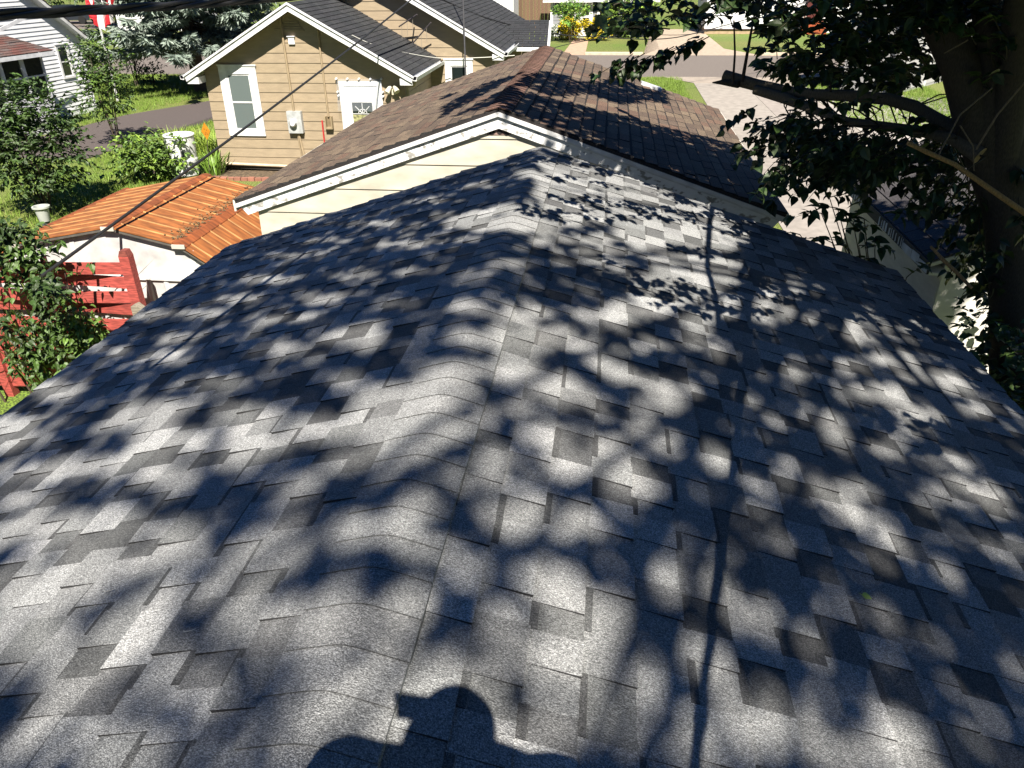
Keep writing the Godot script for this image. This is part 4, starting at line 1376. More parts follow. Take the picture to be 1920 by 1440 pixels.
func build_spruce() -> void:
	var b := at_y(380, 172)
	var t := thing("spruce_tree", "blue spruce with bare lower trunk beside the street", "tree", b)
	var tr := MB.new()
	tr.tube([b, b + Vector3(-0.1, 2.0, 0), b + Vector3(-0.05, 5, 0), b + Vector3(0, 11, 0)], [0.3, 0.24, 0.2, 0.04], 10, Color(0.11, 0.085, 0.07))
	put(tr, "trunk", M.bark, t)
	var br := MB.new()
	var nd := MB.new()
	for i in 280:
		var y := 1.9 + 8.8 * pow(rng.randf(), 1.25)
		var L := lerpf(3.9, 0.5, clampf((y - 2.0) / 8.8, 0, 1)) * rng.randf_range(0.7, 1.1)
		var a := rng.randf() * TAU
		var d := Vector3(cos(a), 0, sin(a))
		var pts := []
		var rad := []
		for k in 6:
			var u := k / 5.0
			pts.append(b + Vector3(0, y, 0) + d * L * u + Vector3(0, -0.5 * sin(u * 2.2) * L * 0.3 + u * u * 0.25, 0))
			rad.append(0.035 * (1.0 - u * 0.8))
		br.tube(pts, rad, 4, Color(0.09, 0.07, 0.055))
		var m := int(20 + L * 34)
		for k in m:
			var u := rng.randf_range(0.18, 1.0) * 4.999
			var j := int(u)
			var p: Vector3 = pts[j].lerp(pts[j + 1], u - j)
			var sd := d.cross(Vector3.UP) * (1.0 if k % 2 else -1.0)
			var dr := (d * 0.7 + sd * rng.randf_range(0.3, 1.0) + Vector3(0, rng.randf_range(-0.7, 0.15), 0)).normalized()
			var ln := rng.randf_range(0.16, 0.4) * (0.6 + 0.12 * L)
			var c := vary(Color(0.21, 0.262, 0.222), 0.3)
			for f in 4:
				var off := rnd_dir() * 0.05
				nd.blade(p + off, (dr + rnd_dir() * 0.5).normalized(), rnd_dir(), ln, 0.065, c)
	put(br, "branch", M.bark, t)
	put(nd, "needle_foliage", M.leaf, t)

func build_plants() -> void:
	var dk := Color(0.045, 0.085, 0.016)
	var md := Color(0.075, 0.135, 0.022)
	var lt := Color(0.15, 0.24, 0.03)
	shrub("shrub", "large dark leafy bush behind the rusted shed", "bush", Vector3(-11.3, 0, -14.2), 1.15, 1.1, 0.3, 2.75, 1000, 7, 0.11, Color(0.03, 0.06, 0.012), "", 0.5, dk, 8)
	shrub("shrub", "tall loose bush hiding the corner of the white house", "bush", at_y(222, 272), 0.75, 0.7, 0.4, 3.0, 480, 7, 0.10, dk, "", 0.5, md, 5)
	shrub("shrub", "bright leafy bush between the barrel and the dark bush", "bush", at_y(290, 338), 1.0, 0.7, 0.05, 0.95, 300, 7, 0.12, md, "", 0.55, lt, 5)
	shrub("shrub", "dark little bush on the lawn before the street", "bush", at_y(288, 160), 0.55, 0.4, 0.05, 0.85, 90, 6, 0.12, dk, "", 0.5)
	shrub("arborvitae", "narrow leaning arborvitae on the lawn near the street", "tree", at_y(258, 164), 0.3, 0.3, 0.5, 2.25, 170, 8, 0.09, Color(0.05, 0.085, 0.03), "", 0.4)
	shrub("shrub", "upright light green bush at the foot of the flagpole", "bush", at_y(202, 158), 0.55, 0.5, 0.1, 2.0, 200, 7, 0.1, lt, "", 0.4)
	shrub("sapling", "slim young tree at the far end of the vine covered fence", "tree", Vector3(-11.6, 0, -11.6), 0.5, 0.5, 1.0, 2.6, 70, 6, 0.1, md, "", 0.5, lt, 2)
	for i in 5:
		tuft("tall_grass", "tall yellow green grass clump by the asphalt drive", "grass", Vector3(-11.6 + i * 0.42 + rng.randf() * 0.2, 0, -19.6 + rng.randf_range(-0.6, 0.5)), 0.28, 0.75, 90, Color(0.2, 0.28, 0.04), 0.014, "tall grass clumps by the asphalt drive")
	tuft("iris_clump", "strappy green clump beside the white barrel", "plant", at_y(402, 328), 0.24, 0.62, 70, Color(0.13, 0.23, 0.03), 0.022)
	tuft("weed_clump", "pale spindly weeds before the white shed front", "plant", Vector3(-6.45, 0, -7.42), 0.32, 1.9, 120, Color(0.2, 0.27, 0.07), 0.012)
	# vine over the fence
	var v := thing("vine", "leafy vine hanging over the red board fence", "vine", Vector3(-6.3, 0, -7.05))
	var lv := MB.new()
	var st := MB.new()
	for q in [[40, 470, 75, 50, 130, 1], [20, 420, 50, 30, 50, 0], [100, 560, 26, 50, 40, 0], [110, 610, 30, 60, 50, 1], [150, 600, 24, 50, 60, 2], [165, 645, 26, 30, 35, 2], [35, 600, 60, 60, 50, 0], [70, 660, 70, 40, 60, 1], [180, 610, 18, 30, 25, 2], [80, 520, 22, 18, 40, 0]]:
		for i in q[4]:
			var x: float = q[0] + rng.randfn(0, 0.5) * q[2]
			var y: float = q[1] + rng.randfn(0, 0.5) * q[3]
			var p := at_z(x, y, -6.35 + rng.randf_range(-0.2, 0.1) if q[2] == 22 else -7.08 + rng.randf_range(-0.03, 0.2))
			if p.y < 0.2: continue
			var c := [Color(0.025, 0.05, 0.01), dk, md][q[5]] as Color
			spray(lv, null, p, Vector3(rng.randf_range(-1, 1), -0.3, 0.6), 0.2, 4, 0.085, vary(c, 0.3), 0.6)
	for i in 9:
		var x := -5.6 - i * 0.42
		st.tube([Vector3(x, 0, -7.02), Vector3(x + rng.randf_range(-0.2, 0.2), 0.9, -6.98), Vector3(x + rng.randf_range(-0.3, 0.3), 1.8, -7.05)], [0.014, 0.01, 0.005], 5, Color(0.09, 0.06, 0.04))
	put(st, "stem", M.bark, v)
	put(lv, "foliage", M.leaf, v)
	shrub("shrub", "dense green bush between the red fence and the charcoal roof", "bush", Vector3(-5.3, 0, -5.3), 0.95, 0.5, 0.05, 0.7, 330, 6, 0.08, Color(0.03, 0.06, 0.012), "", 0.55, dk, 6)
	# street side plants over the road
	var yl := Color(0.62, 0.5, 0.015)
	shrub("shrub", "round yellow bush beside the far footpath, under the small tree", "bush", at_y(1068, 74), 0.72, 0.6, 0.05, 1.15, 460, 6, 0.12, yl, "", 0.7, Color(0.5, 0.42, 0.02), 4)
	shrub("shrub", "round yellow bush beside the far footpath, next to the big green bush", "bush", at_y(1118, 76), 0.85, 0.6, 0.05, 1.2, 500, 6, 0.12, yl, "", 0.7, Color(0.5, 0.42, 0.02), 4)
	shrub("shrub", "big loose green bush before the grey house", "bush", at_y(1176, 70), 1.75, 1.2, 0.1, 2.9, 620, 7, 0.16, Color(0.12, 0.2, 0.03), "", 0.5, lt, 7)
	shrub("shrub", "low dark green bush under the small far tree", "bush", at_y(1042, 74), 0.5, 0.4, 0.05, 0.7, 110, 6, 0.12, dk, "", 0.5)
	shrub("small_tree", "small bright green tree before the grey house", "tree", at_y(1069, 80), 1.1, 0.8, 1.15, 2.2, 260, 7, 0.14, Color(0.1, 0.22, 0.03), "", 0.5, lt, 3)
	for q in [[215, 52, 2.6, 6.0], [262, 30, 4.0, 8.5], [135, 34, 3.5, 7.5], [480, 35, 3.2, 7.0]]:
		var b := at_y(q[0], q[1])
		shrub("far_tree", ["broad dark tree beside the far white house", "tall dark tree behind the blue spruce", "dark tree over the far side road", "dark conifer behind the tan house gable"][[215, 262, 135, 480].find(q[0])], "tree", b, q[2], q[2], 0.8, q[3], 420, 7, 0.4, Color(0.035, 0.06, 0.02), "trees over the street", 0.5, md, 4)

# ---------------------------------------------------------------- the two trees over the roofs
var bright := PackedByteArray()     # where the sun reaches the near roof, on a grid of photograph pixels / 6
const PATCHES := [
[94,1102,80,37],[281,1180,55,60],[187,1243,110,45],[390,1118,40,18],[484,1165,55,45],[140,1337,80,30],[400,1346,34,30],[531,1408,70,34],[194,1427,50,22],[10,1220,40,20],[406,1265,35,20],[765,1025,60,22],[578,1172,80,40],[765,1150,40,32],[890,1069,40,22],[1031,1094,50,36],[937,1194,40,38],[1047,1175,45,55],[725,1250,50,32],[859,1265,50,18],[731,1315,35,20],[843,1312,60,10],[1062,1281,50,55],[1037,1360,50,40],[640,1318,70,28],[968,1360,30,30],
[1147,1140,38,33],[1137,1203,33,38],[1147,1265,42,42],[1240,1087,38,20],[1318,1081,33,23],[1397,1156,38,22],[1275,1225,26,46],[1234,1297,22,28],[1356,1253,36,23],[1375,1369,45,52],[1469,1353,42,48],[1669,1375,48,56],[1662,1025,33,23],[1631,1062,28,18],[1497,1284,28,14],[1512,1194,16,13],[1147,1343,38,38],[1270,1400,30,30],[1580,1420,40,25],
[887,582,33,16],[985,588,45,15],[981,638,55,26],[887,641,45,12],[1050,627,26,11],[1103,597,28,16],[1162,591,38,20],[1212,641,28,12],[1106,657,40,16],[965,697,55,22],[1044,729,46,30],[1153,697,32,17],[1090,744,28,16],[1225,722,38,13],[1272,738,38,15],[834,691,55,12],[812,722,62,14],[747,754,75,25],[803,804,82,26],[1022,819,33,28],[1162,857,43,33],[1075,866,38,26],[903,885,42,26],[1231,760,36,18],[1225,819,36,22],[981,963,55,32],[1069,976,55,22],[1162,910,40,20],[1231,904,36,20],[778,947,28,16],[894,982,30,16],[747,835,40,14],
[1310,621,24,34],[1376,549,26,9],[1484,538,28,11],[1494,573,32,13],[1362,667,28,16],[1491,615,46,13],[1602,601,36,15],[1623,625,42,17],[1661,667,32,13],[1696,680,28,11],[1585,687,28,13],[1630,736,64,13],[1671,750,30,10],[1727,778,32,13],[1710,604,22,13],[1717,621,26,11],[1751,708,46,12],[1786,726,30,9],[1335,712,22,13],[1411,750,22,17],[1474,705,28,13],[1519,771,18,13],[1543,799,33,22],[1449,788,18,13],[1692,809,28,11],[1786,868,38,13],[1647,840,28,13],[1828,917,46,14],[1873,951,33,13],[1550,917,22,22],[1588,962,32,22],[1612,923,22,11],[1352,865,22,22],[1474,885,28,17],[1831,767,32,11],[1397,917,18,22],[1842,705,32,12],[1321,847,20,18],[1740,930,30,12],[1880,1020,30,14],[1800,1000,24,12],
[497,525,40,8],[575,597,22,10],[681,625,42,15],[528,656,38,16],[506,594,36,8],[334,634,38,7],[309,669,42,10],[403,712,56,10],[434,725,38,10],[472,781,52,21],[747,569,36,8],[653,800,86,22],[637,719,28,8],[294,769,56,15],[247,800,50,14],[325,825,66,21],[425,866,38,13],[700,869,86,22],[497,828,56,16],[219,656,30,7],[287,590,36,8],[622,637,30,10],
[94,731,58,14],[40,803,48,18],[62,887,58,14],[172,875,76,17],[265,868,58,17],[312,903,48,15],[62,940,38,17],[131,997,96,32],[203,965,56,17],[265,987,48,15],[390,1028,36,14],[437,856,34,12],[525,893,46,10],[578,918,40,12],[312,834,48,14],[203,1059,66,22],[109,1075,46,18],[343,1037,40,14],[547,997,56,17],[515,1043,56,22],[15,840,38,13],[30,1000,40,20],
[1025,309,22,12],[983,329,28,7],[1058,330,22,8],[1050,352,24,12],[1087,357,32,8],[1090,372,36,8],[1125,380,24,7],[1119,311,36,7],[1198,361,26,7],[1198,382,28,7],[1275,396,28,8],[1192,448,40,9],[1119,448,32,9],[1025,452,28,10],[1119,475,42,13],[1202,471,46,11],[1275,490,46,12],[1150,496,28,12],[1073,488,36,10],[954,494,40,10],[969,394,54,7],[1060,415,46,8],[1077,448,36,8],[1340,470,36,9],[1420,500,32,9],[1000,430,40,8],
[620,450,40,5],[700,420,45,5],[800,380,45,5],[860,400,50,5],[560,480,40,6],[740,460,50,6],[850,450,45,6],[650,520,45,7],[780,510,45,7],[890,520,40,8],[450,560,40,7],[380,590,45,7],[900,350,30,5],[700,650,40,10],[600,560,36,7],[840,1395,170,80],[60,1170,60,40],[330,1270,50,30],[250,1380,60,30],[450,1090,50,22],[60,1400,60,30],[330,1110,40,16],[640,1240,40,22],[1130,360,110,50],[1290,420,120,40],[1330,540,120,50],[1230,560,60,40],[1450,560,80,40],[940,420,90,16],[700,1000,60,26],[880,760,50,20],[300,1000,60,20]]
func mark_patches() -> void:
	bright.resize(340 * 260)
	for q in PATCHES:
		var gw := 1.4 if q[1] > 760 else 1.25
		var ex: float = q[2] * gw
		var ey: float = q[3] * gw
		var x0 := int((q[0] - ex) / 6.0) + 10
		var x1 := int((q[0] + ex) / 6.0) + 10
		var y0 := int((q[1] - ey) / 6.0) + 10
		var y1 := int((q[1] + ey) / 6.0) + 10
		for x in range(maxi(x0, 0), mini(x1 + 1, 340)):
			for y in range(maxi(y0, 0), mini(y1 + 1, 260)):
				var u: float = ((x - 10) * 6.0 + 3 - q[0]) / ex
				var w: float = ((y - 10) * 6.0 + 3 - q[1]) / ey
				if u * u + w * w < 1.0: bright[y * 340 + x] = 1
# where the shadow of p falls: 0 none of the roofs / lit yard, 1 shade, 2 light
func shade_at(p: Vector3) -> int:
	# near roof
	for side in [1, -1]:
		var k = 0.325 * side
		var t = (p.y - 3.157 + k * (p.x + 0.53)) / (sun_to.y + k * sun_to.x)
		if t < 0: continue
		var h = p - sun_to * t
		if (h.x + 0.53) * side < 0: continue
		if absf(h.x + 0.53) > 3.0 or h.z > 2.6 or h.z < -6.36: continue
		var u := to_px(h)
		var gx := int(u.x / 6.0) + 10
		var gy := int(u.y / 6.0) + 10
		if gx < 0 or gy < 0 or gx >= 340 or gy >= 260: return 1
		return 2 if bright[gy * 340 + gx] else 1
	var hz := p - sun_to * ((p.z + 7.47) / sun_to.z)
	if hz.y < 3.3 and hz.y > 1.9 and hz.x > -3.8 and hz.x < 1.8: return 1 if hz.x > -0.6 and rng.randf() < 0.3 else 2
	for side in [1, -1]:
		var k = 0.34 * side
		var t = (p.y - 3.262 + k * (p.x + 1.035)) / (sun_to.y + k * sun_to.x)
		if t < 0: continue
		var h = p - sun_to * t
		if (h.x + 1.035) * side < 0: continue
		if absf(h.x + 1.035) > 2.8 or h.z > -7.4 or h.z < -13.4: continue
		var u := to_px(h)
		if side > 0 and u.y > 178 + 0.25 * (u.x - 1000): return 1 if rng.randf() < 0.93 else 2
		if side > 0 and absf(u.y - (150 + 0.11 * (u.x - 950))) < 16 + 6 * sin(u.x * 0.05) and u.x < 1250: return 1
		if side < 0 and u.x > 830 and absf(u.y - 205 + 0.3 * (u.x - 830)) < 22 and sin(u.x * 0.11 + u.y * 0.2) > -0.3: return 1
		return 2
	var hg := p - sun_to * (p.y / sun_to.y)
	return 1 if hg.x > 2.6 and hg.z > -24 else 0
func roof_hit(x: float, y: float) -> Vector3:
	var r := ray(x, y)
	for side in [1, -1]:
		var k = 0.325 * side
		var t = (3.157 - EYE - k * 0.53) / (r.y + k * r.x)
		var p = CAM + r * t
		if (p.x + 0.53) * side >= 0: return p
	return Vector3.ZERO

func build_trees() -> void:
	mark_patches()
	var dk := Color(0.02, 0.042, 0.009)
	var barkc := Color(0.06, 0.048, 0.036)
	# the tree beside the garages, whose limbs cross the view
	var t := thing("shade_tree", "big many stemmed tree with a sawn off limb beside the garages", "tree", Vector3(3.45, 0, -5.7))
	var tr := MB.new()
	var fork := Vector3(2.88, 3.05, -6.0)
	tr.tube([Vector3(3.62, -0.05, -5.6), Vector3(3.55, 0.4, -5.7), Vector3(3.36, 1.4, -5.88), Vector3(3.13, 2.3, -5.97), fork, Vector3(2.78, 3.5, -6.02)], [0.3, 0.21, 0.165, 0.15, 0.16, 0.12], 18, barkc)
	put(tr, "trunk", M.bark, t)
	for q in [[[1852, 240, -6.0], [1862, 120, -6.05], [1848, 0, -6.15], [1835, -220, -6.3], [1800, -600, -6.0], [1760, -1100, -5.4]], [[1835, 250, -6.05], [1800, 120, -6.1], [1745, 0, -6.2], [1690, -180, -6.4], [1600, -500, -6.7], [1500, -900, -6.8]], [[1885, 260, -5.95], [1905, 120, -5.9], [1912, 0, -5.85], [1925, -200, -5.7], [1960, -700, -5.2]]]:
		var pts := [fork + Vector3(0, -0.15, 0)]
		var rad := [0.125]
		for i in q.size():
			pts.append(at_z(q[i][0], q[i][1], q[i][2]))
			rad.append([0.12, 0.11, 0.105, 0.1, 0.08, 0.05][i] * (1.15 if q[0][0] == 1835 else 0.9))
		var sm := MB.new()
		sm.tube(pts, rad, 14, barkc)
		put(sm, "stem", M.bark, t)
	var limb_pts := []
	for q in [[[1840, 282, -6.0, 0.07], [1805, 250, -6.15, 0.055], [1760, 226, -6.3, 0.05], [1715, 200, -6.45, 0.047], [1665, 186, -6.6, 0.045], [1600, 180, -6.75, 0.045], [1530, 177, -6.95, 0.043], [1480, 172, -7.1, 0.045], [1420, 160, -7.25, 0.05], [1358, 143, -7.4, 0.055]], [[1838, 292, -5.9, 0.06], [1790, 262, -6.05, 0.042], [1725, 246, -6.2, 0.038], [1650, 236, -6.4, 0.035], [1590, 228, -6.6, 0.034], [1530, 208, -6.8, 0.032], [1470, 184, -7.05, 0.045], [1415, 168, -7.2, 0.04]]]:
		var pts := []
		var rad := []
		for e in q:
			pts.append(at_z(e[0], e[1], e[2])); rad.append(e[3])
			limb_pts.append(pts[-1])
		var lm := MB.new()
		lm.tube(pts, rad, 12, Color(0.15, 0.125, 0.09), Color(0.42, 0.3, 0.17))
		put(lm, "limb", M.bark, t)
	# moss-grey broken splinter at the stub, water shoots, the dead pale branches
	var sp := MB.new()
	sp.tube([at_z(1385, 158, -7.25), at_z(1352, 154, -7.35), at_z(1336, 155, -7.4)], [0.035, 0.022, 0.006], 6, Color(0.05, 0.04, 0.03))
	put(sp, "splinter", M.bark, t)
	for q in [[[1374, 160, -7.2], [1378, 100, -7.2], [1376, 38, -7.2]], [[1392, 152, -7.15], [1402, 95, -7.1], [1412, 40, -7.1], [1426, -30, -7.1]], [[1558, 172, -6.8], [1556, 148, -6.8]]]:
		var pts := []
		var rad := []
		for i in q.size():
			pts.append(at_z(q[i][0], q[i][1], q[i][2])); rad.append((0.018 if q.size() == 4 else 0.011) * (1.0 - 0.22 * i))
		var sh := MB.new()
		sh.tube(pts, rad, 6, Color(0.04, 0.035, 0.028))
		put(sh, "shoot", M.bark, t)
	for q in [[[1702, 268, -5.0, 0.013], [1740, 286, -5.0, 0.014], [1790, 308, -5.0, 0.014], [1850, 350, -5.0, 0.016], [1940, 412, -5.0, 0.018]], [[1745, 462, -5.2, 0.008], [1768, 487, -5.1, 0.012], [1795, 512, -5.1, 0.012], [1822, 540, -5.0, 0.01]], [[1760, 290, -5.0, 0.005], [1800, 215, -5.1, 0.005], [1860, 165, -5.2, 0.004]], [[1830, 280, -5.4, 0.007], [1870, 215, -5.4, 0.007], [1925, 150, -5.4, 0.006]], [[1800, 235, -5.6, 0.005], [1825, 275, -5.6, 0.005], [1826, 320, -5.6, 0.004]], [[1770, 100, -5.6, 0.004], [1815, 75, -5.6, 0.004]]]:
		var pts := []
		var rad := []
		for e in q:
			pts.append(at_z(e[0], e[1], e[2])); rad.append(e[3])
		var db := MB.new()
		db.tube(pts, rad, 6, Color(0.36, 0.22, 0.09) if q[0][3] > 0.0075 else Color(0.2, 0.15, 0.1))
		put(db, "dead_branch", M.bark, t)
	# foliage in view: sprays hung from the limbs
	var lv := MB.new()
	var tw := MB.new()
	for q in [[1300, 20, 110, 26, 26], [1420, 20, 60, 22, 12], [1230, 50, 60, 26, 10], [1560, 40, 90, 45, 62], [1660, 60, 80, 60, 62], [1780, 60, 90, 80, 62], [1880, 120, 40, 100, 60], [1760, 40, 70, 60, 60], [1880, 600, 40, 80, 30], [1570, 120, 110, 32, 62], [1700, 130, 60, 40, 34], [1530, 232, 60, 26, 26], [1600, 262, 80, 36, 62], [1690, 268, 70, 26, 44], [1780, 290, 40, 50, 34], [1560, 290, 60, 30, 30], [1640, 296, 50, 22, 8], [1480, 212, 40, 18, 8], [1860, 420, 46, 80, 46], [1810, 350, 40, 36, 14], [1890, 330, 40, 60, 24], [1500, 290, 26, 40, 10]]:
		for i in q[4]:
			var x: float = q[0] + rng.randfn(0, 0.62) * q[2]
			var y: float = q[1] + rng.randfn(0, 0.62) * q[3]
			if x < 1440 and y > 150: continue
			if y > 330 and x < 1640: continue
			var p := at_z(x, y, -6.6 + rng.randf_range(-1.3, 0.9))
			var near: Vector3 = limb_pts[0]
			for l in limb_pts:
				if l.distance_to(p) < near.distance_to(p): near = l
			var dir := (p - near).normalized() + Vector3(-0.5, -0.15, 0.1)
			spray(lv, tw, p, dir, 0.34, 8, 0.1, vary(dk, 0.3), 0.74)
			if i % 6 == 0 and y > 150: tw.tube([near, near.lerp(p, 0.4) + Vector3(rng.randf_range(-0.12, 0.12), 0.05, 0.05), p], [0.008, 0.006, 0.004], 4, Color(0.05, 0.04, 0.03))
	# the leading spray at the left tip
	for i in 16:
		var u := i / 15.0
		spray(lv, tw, at_z(lerpf(1330, 1165, u), lerpf(72, 112, u) + rng.randf_range(-9, 9), -7.0), Vector3(-0.9, -0.45, 0.1), 0.26, 6, 0.105, dk, 0.74)
	for q in [[1390, 205, 12], [1425, 235, 10], [1410, 272, 8], [1450, 325, 8], [1470, 350, 8]]:
		spray(lv, tw, at_z(q[0] + 30, q[1] - 8, -7.0), Vector3(-0.9, -0.4, 0.1), 0.36, q[2], 0.11, dk, 0.74)
	put(tw, "twig", M.bark, t, "stuff")
	put(lv, "foliage", M.leaf, t)
	# upper crown of the same tree, above the frame
	var cr := MB.new()
	var tries := 0
	var made := 0
	while made < 24000 and tries < 120000:
		tries += 1
		var land := at_z(rng.randf_range(1180, 1960), rng.randf_range(-10, 420), rng.randf_range(-8.2, -5.2))
		if tries % 3 == 0: land = Vector3(rng.randf_range(2.2, 4.2), rng.randf_range(0.8, 4.4), rng.randf_range(-6.6, -4.2))
		var p := land + sun_to * rng.randf_range(2.0, 5.5)
		if p.y < 4.75: continue
		if to_px(p).y > -25 and to_px(p).x > -5000: continue
		var sh := shade_at(p)
		if tries % 3 != 0 and sh == 2: continue
		if sh == 0 and (p - sun_to * (p.y / sun_to.y)).x < 0.3: continue
		made += 1
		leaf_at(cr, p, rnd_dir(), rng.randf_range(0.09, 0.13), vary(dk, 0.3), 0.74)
	# crown over the drive and the cream garage, whose shadow darkens that roof
	made = 0
	tries = 0
	while made < 9000 and tries < 60000:
		tries += 1
		var land := Vector3(rng.randf_range(-3.4, 3.4), 2.6, rng.randf_range(-13.5, -7.0))
		var p := land + sun_to * rng.randf_range(4.5, 8.0)
		if to_px(p).y > -25 and to_px(p).x > -5000: continue
		if shade_at(p) != 1: continue
		made += 1
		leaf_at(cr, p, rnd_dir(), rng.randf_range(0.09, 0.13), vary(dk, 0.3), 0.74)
	# low boughs over the near roof: their leaf shadows fall sharp
	var bt := MB.new()
	var root := Vector3(2.75, 4.95, -5.6)
	for q in [[1100, 400], [1150, 330], [1180, 345], [1220, 345], [1260, 400], [1150, 392], [1300, 420], [1250, 540], [1340, 560], [1420, 600], [1500, 560], [1550, 505], [1480, 480], [1380, 500], [1640, 510], [900, 330], [960, 300], [850, 350], [780, 385], [1320, 580], [1290, 370], [1400, 440], [1560, 600], [1700, 560], [1730, 640], [1840, 880], [1700, 500], [1200, 400], [1350, 410], [1450, 420], [1500, 440], [1080, 300], [1150, 300], [1010, 285]]:
		for k in 3:
			var land := roof_hit(q[0] + rng.randf_range(-45, 45), q[1] + rng.randf_range(-22, 22))
			var p := land + sun_to * 2.5
			p.y = maxf(p.y, 4.68)
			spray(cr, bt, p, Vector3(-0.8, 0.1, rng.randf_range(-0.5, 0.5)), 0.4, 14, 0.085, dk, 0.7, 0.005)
	for q in [[[1420, 430], [1400, 650], [1370, 900], [1335, 1150], [1300, 1440], [1290, 1500]], [[1330, 420], [1325, 500], [1345, 580], [1345, 620]], [[1600, 545], [1690, 600], [1740, 640]], [[1480, 440], [1420, 470], [1385, 520]]]:
		var pts := [root] if q[0][0] > 1400 else [Vector3(1.6, 5.3, -5.2)]
		var rad := [0.03]
		for i in q.size():
			var p := roof_hit(q[i][0], q[i][1]) + sun_to * 2.62
			p.y = maxf(p.y, 4.72)
			pts.append(p)
			rad.append(maxf(0.023 - 0.0022 * i, 0.01))
		bt.tube(pts, rad, 6, Color(0.07, 0.055, 0.04))
	put(bt, "bough", M.bark, t)
	put(cr, "crown", M.leaf, t)
	# the second tree, out of the frame on the right: its high crown dapples the near roof
	var s := thing("shade_tree", "tall tree standing beside the charcoal garage roof", "tree", Vector3(3.1, 0, -3.1))
	var st := MB.new()
	st.tube([Vector3(3.1, -0.05, -3.15), Vector3(3.1, 1.0, -2.9), Vector3(3.14, 3.0, -2.3), Vector3(3.14, 5.0, -1.75), Vector3(3.2, 8.0, -0.91), Vector3(3.1, 11.0, 0.5), Vector3(3.0, 13.5, 1.6)], [0.24, 0.16, 0.12, 0.095, 0.08, 0.06, 0.03], 12, barkc)
	put(st, "trunk", M.bark, s)
	for i in 26:
		var b0 := Vector3(3.2, 8.0, -0.91).lerp(Vector3(3.1, 11.0, 0.5), i / 25.0)
		var e := Vector3(rng.randf_range(-2.0, 5.0), rng.randf_range(10.5, 13.5), rng.randf_range(0.0, 9.0))
		var lb := MB.new()
		lb.tube([b0, b0.lerp(e, 0.5) + Vector3(0, 0.5, 0), e], [0.045, 0.028, 0.008], 6, barkc)
		put(lb, "limb", M.bark, s)
	var cs := MB.new()
	made = 0
	tries = 0
	while made < 45000 and tries < 160000:
		tries += 1
		var land := Vector3(rng.randf_range(-3.7, 3.4), 2.75, rng.randf_range(-6.6, 2.2))
		var p := land + sun_to * (rng.randf_range(8.0, 11.5) + 1.2 * clampf(land.z + 5.0, 0, 2.5) + 0.8 * sin(land.x * 1.7) * cos(land.z * 1.3))
		var w := shade_at(p)
		if w == 0 or (w == 2 and rng.randf() > 0.006): continue
		made += 1
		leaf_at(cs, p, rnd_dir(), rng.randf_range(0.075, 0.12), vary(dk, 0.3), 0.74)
	put(cs, "crown", M.leaf, s)
	print("crown leaves ", made, " of ", tries)
	# undergrowth between the near garage and the shed
	var md := Color(0.06, 0.12, 0.02)
	shrub("shrub", "leafy undergrowth along the right eave of the charcoal roof", "bush", Vector3(3.1, 0, -4.5), 0.55, 1.35, 0.5, 2.6, 850, 6, 0.08, Color(0.04, 0.075, 0.016), "", 0.6, md, 7)
	shrub("shrub", "bright leafed bush at the foot of the big tree", "bush", Vector3(3.6, 0, -5.0), 0.6, 1.0, 0.2, 2.2, 420, 6, 0.09, md, "", 0.6, Color(0.13, 0.2, 0.03), 5)
	var ob := thing("shrub", "young shrub with large oval leaves before the pale shed wall", "bush", Vector3(2.75, 0, -6.75))
	var ol := MB.new()
	var os := MB.new()
	for q in [[1500, 440], [1540, 400], [1560, 455], [1590, 470], [1600, 420], [1620, 440], [1580, 430], [1640, 470], [1530, 470], [1570, 390], [1610, 460], [1660, 500], [1700, 520], [1555, 370], [1620, 410]]:
		var p := at_z(q[0], q[1], -6.75 + rng.randf_range(-0.15, 0.2))
		os.tube([Vector3(2.75, 0.0, -6.75), Vector3(2.6, 1.2, -6.7), p], [0.012, 0.008, 0.004], 5, Color(0.06, 0.05, 0.03))
		spray(ol, os, p, Vector3(rng.randf_range(-1, 1), 0.35, 0.3), 0.3, 8, 0.12, Color(0.045, 0.085, 0.02), 0.55)
	put(os, "stem", M.bark, ob)
	put(ol, "foliage", M.leaf, ob)

# ---------------------------------------------------------------- small things
func cable(called: String, label: String, pts: Array, r: float, col: Color, strands := 1) -> void:
	var t := thing(called, label, "cable", pts[0])
	var fine := []
	for i in range(pts.size() - 1):
		for k in 8:
			var u := k / 8.0
			var p0: Vector3 = pts[maxi(i - 1, 0)]
			var p3: Vector3 = pts[mini(i + 2, pts.size() - 1)]
			fine.append((pts[i] as Vector3).cubic_interpolate(pts[i + 1], p0, p3, u))
	fine.append(pts[-1])
	for s in strands:
		var mb := MB.new()
		var q := []
		var rad := []
		if strands == 1:
			q = fine
		else:
			var ln := 0.0
			for i in range(fine.size() - 1):
				for k in 6:
					var p: Vector3 = fine[i].lerp(fine[i + 1], k / 6.0)
					var d: Vector3 = (fine[i + 1] - fine[i]).normalized()
					var a := ln * 7.0 + TAU * s / strands
					var e := d.cross(Vector3.UP).normalized()
					q.append(p + (e * cos(a) + e.cross(d) * sin(a)) * r * 0.95)
					ln += (fine[i + 1] - fine[i]).length() / 6.0
		for i in q.size(): rad.append(r if strands == 1 else r * 0.9)
		mb.tube(q, rad, 8, col)
		put(mb, "strand" if strands > 1 else "wire", M.rubber, t)
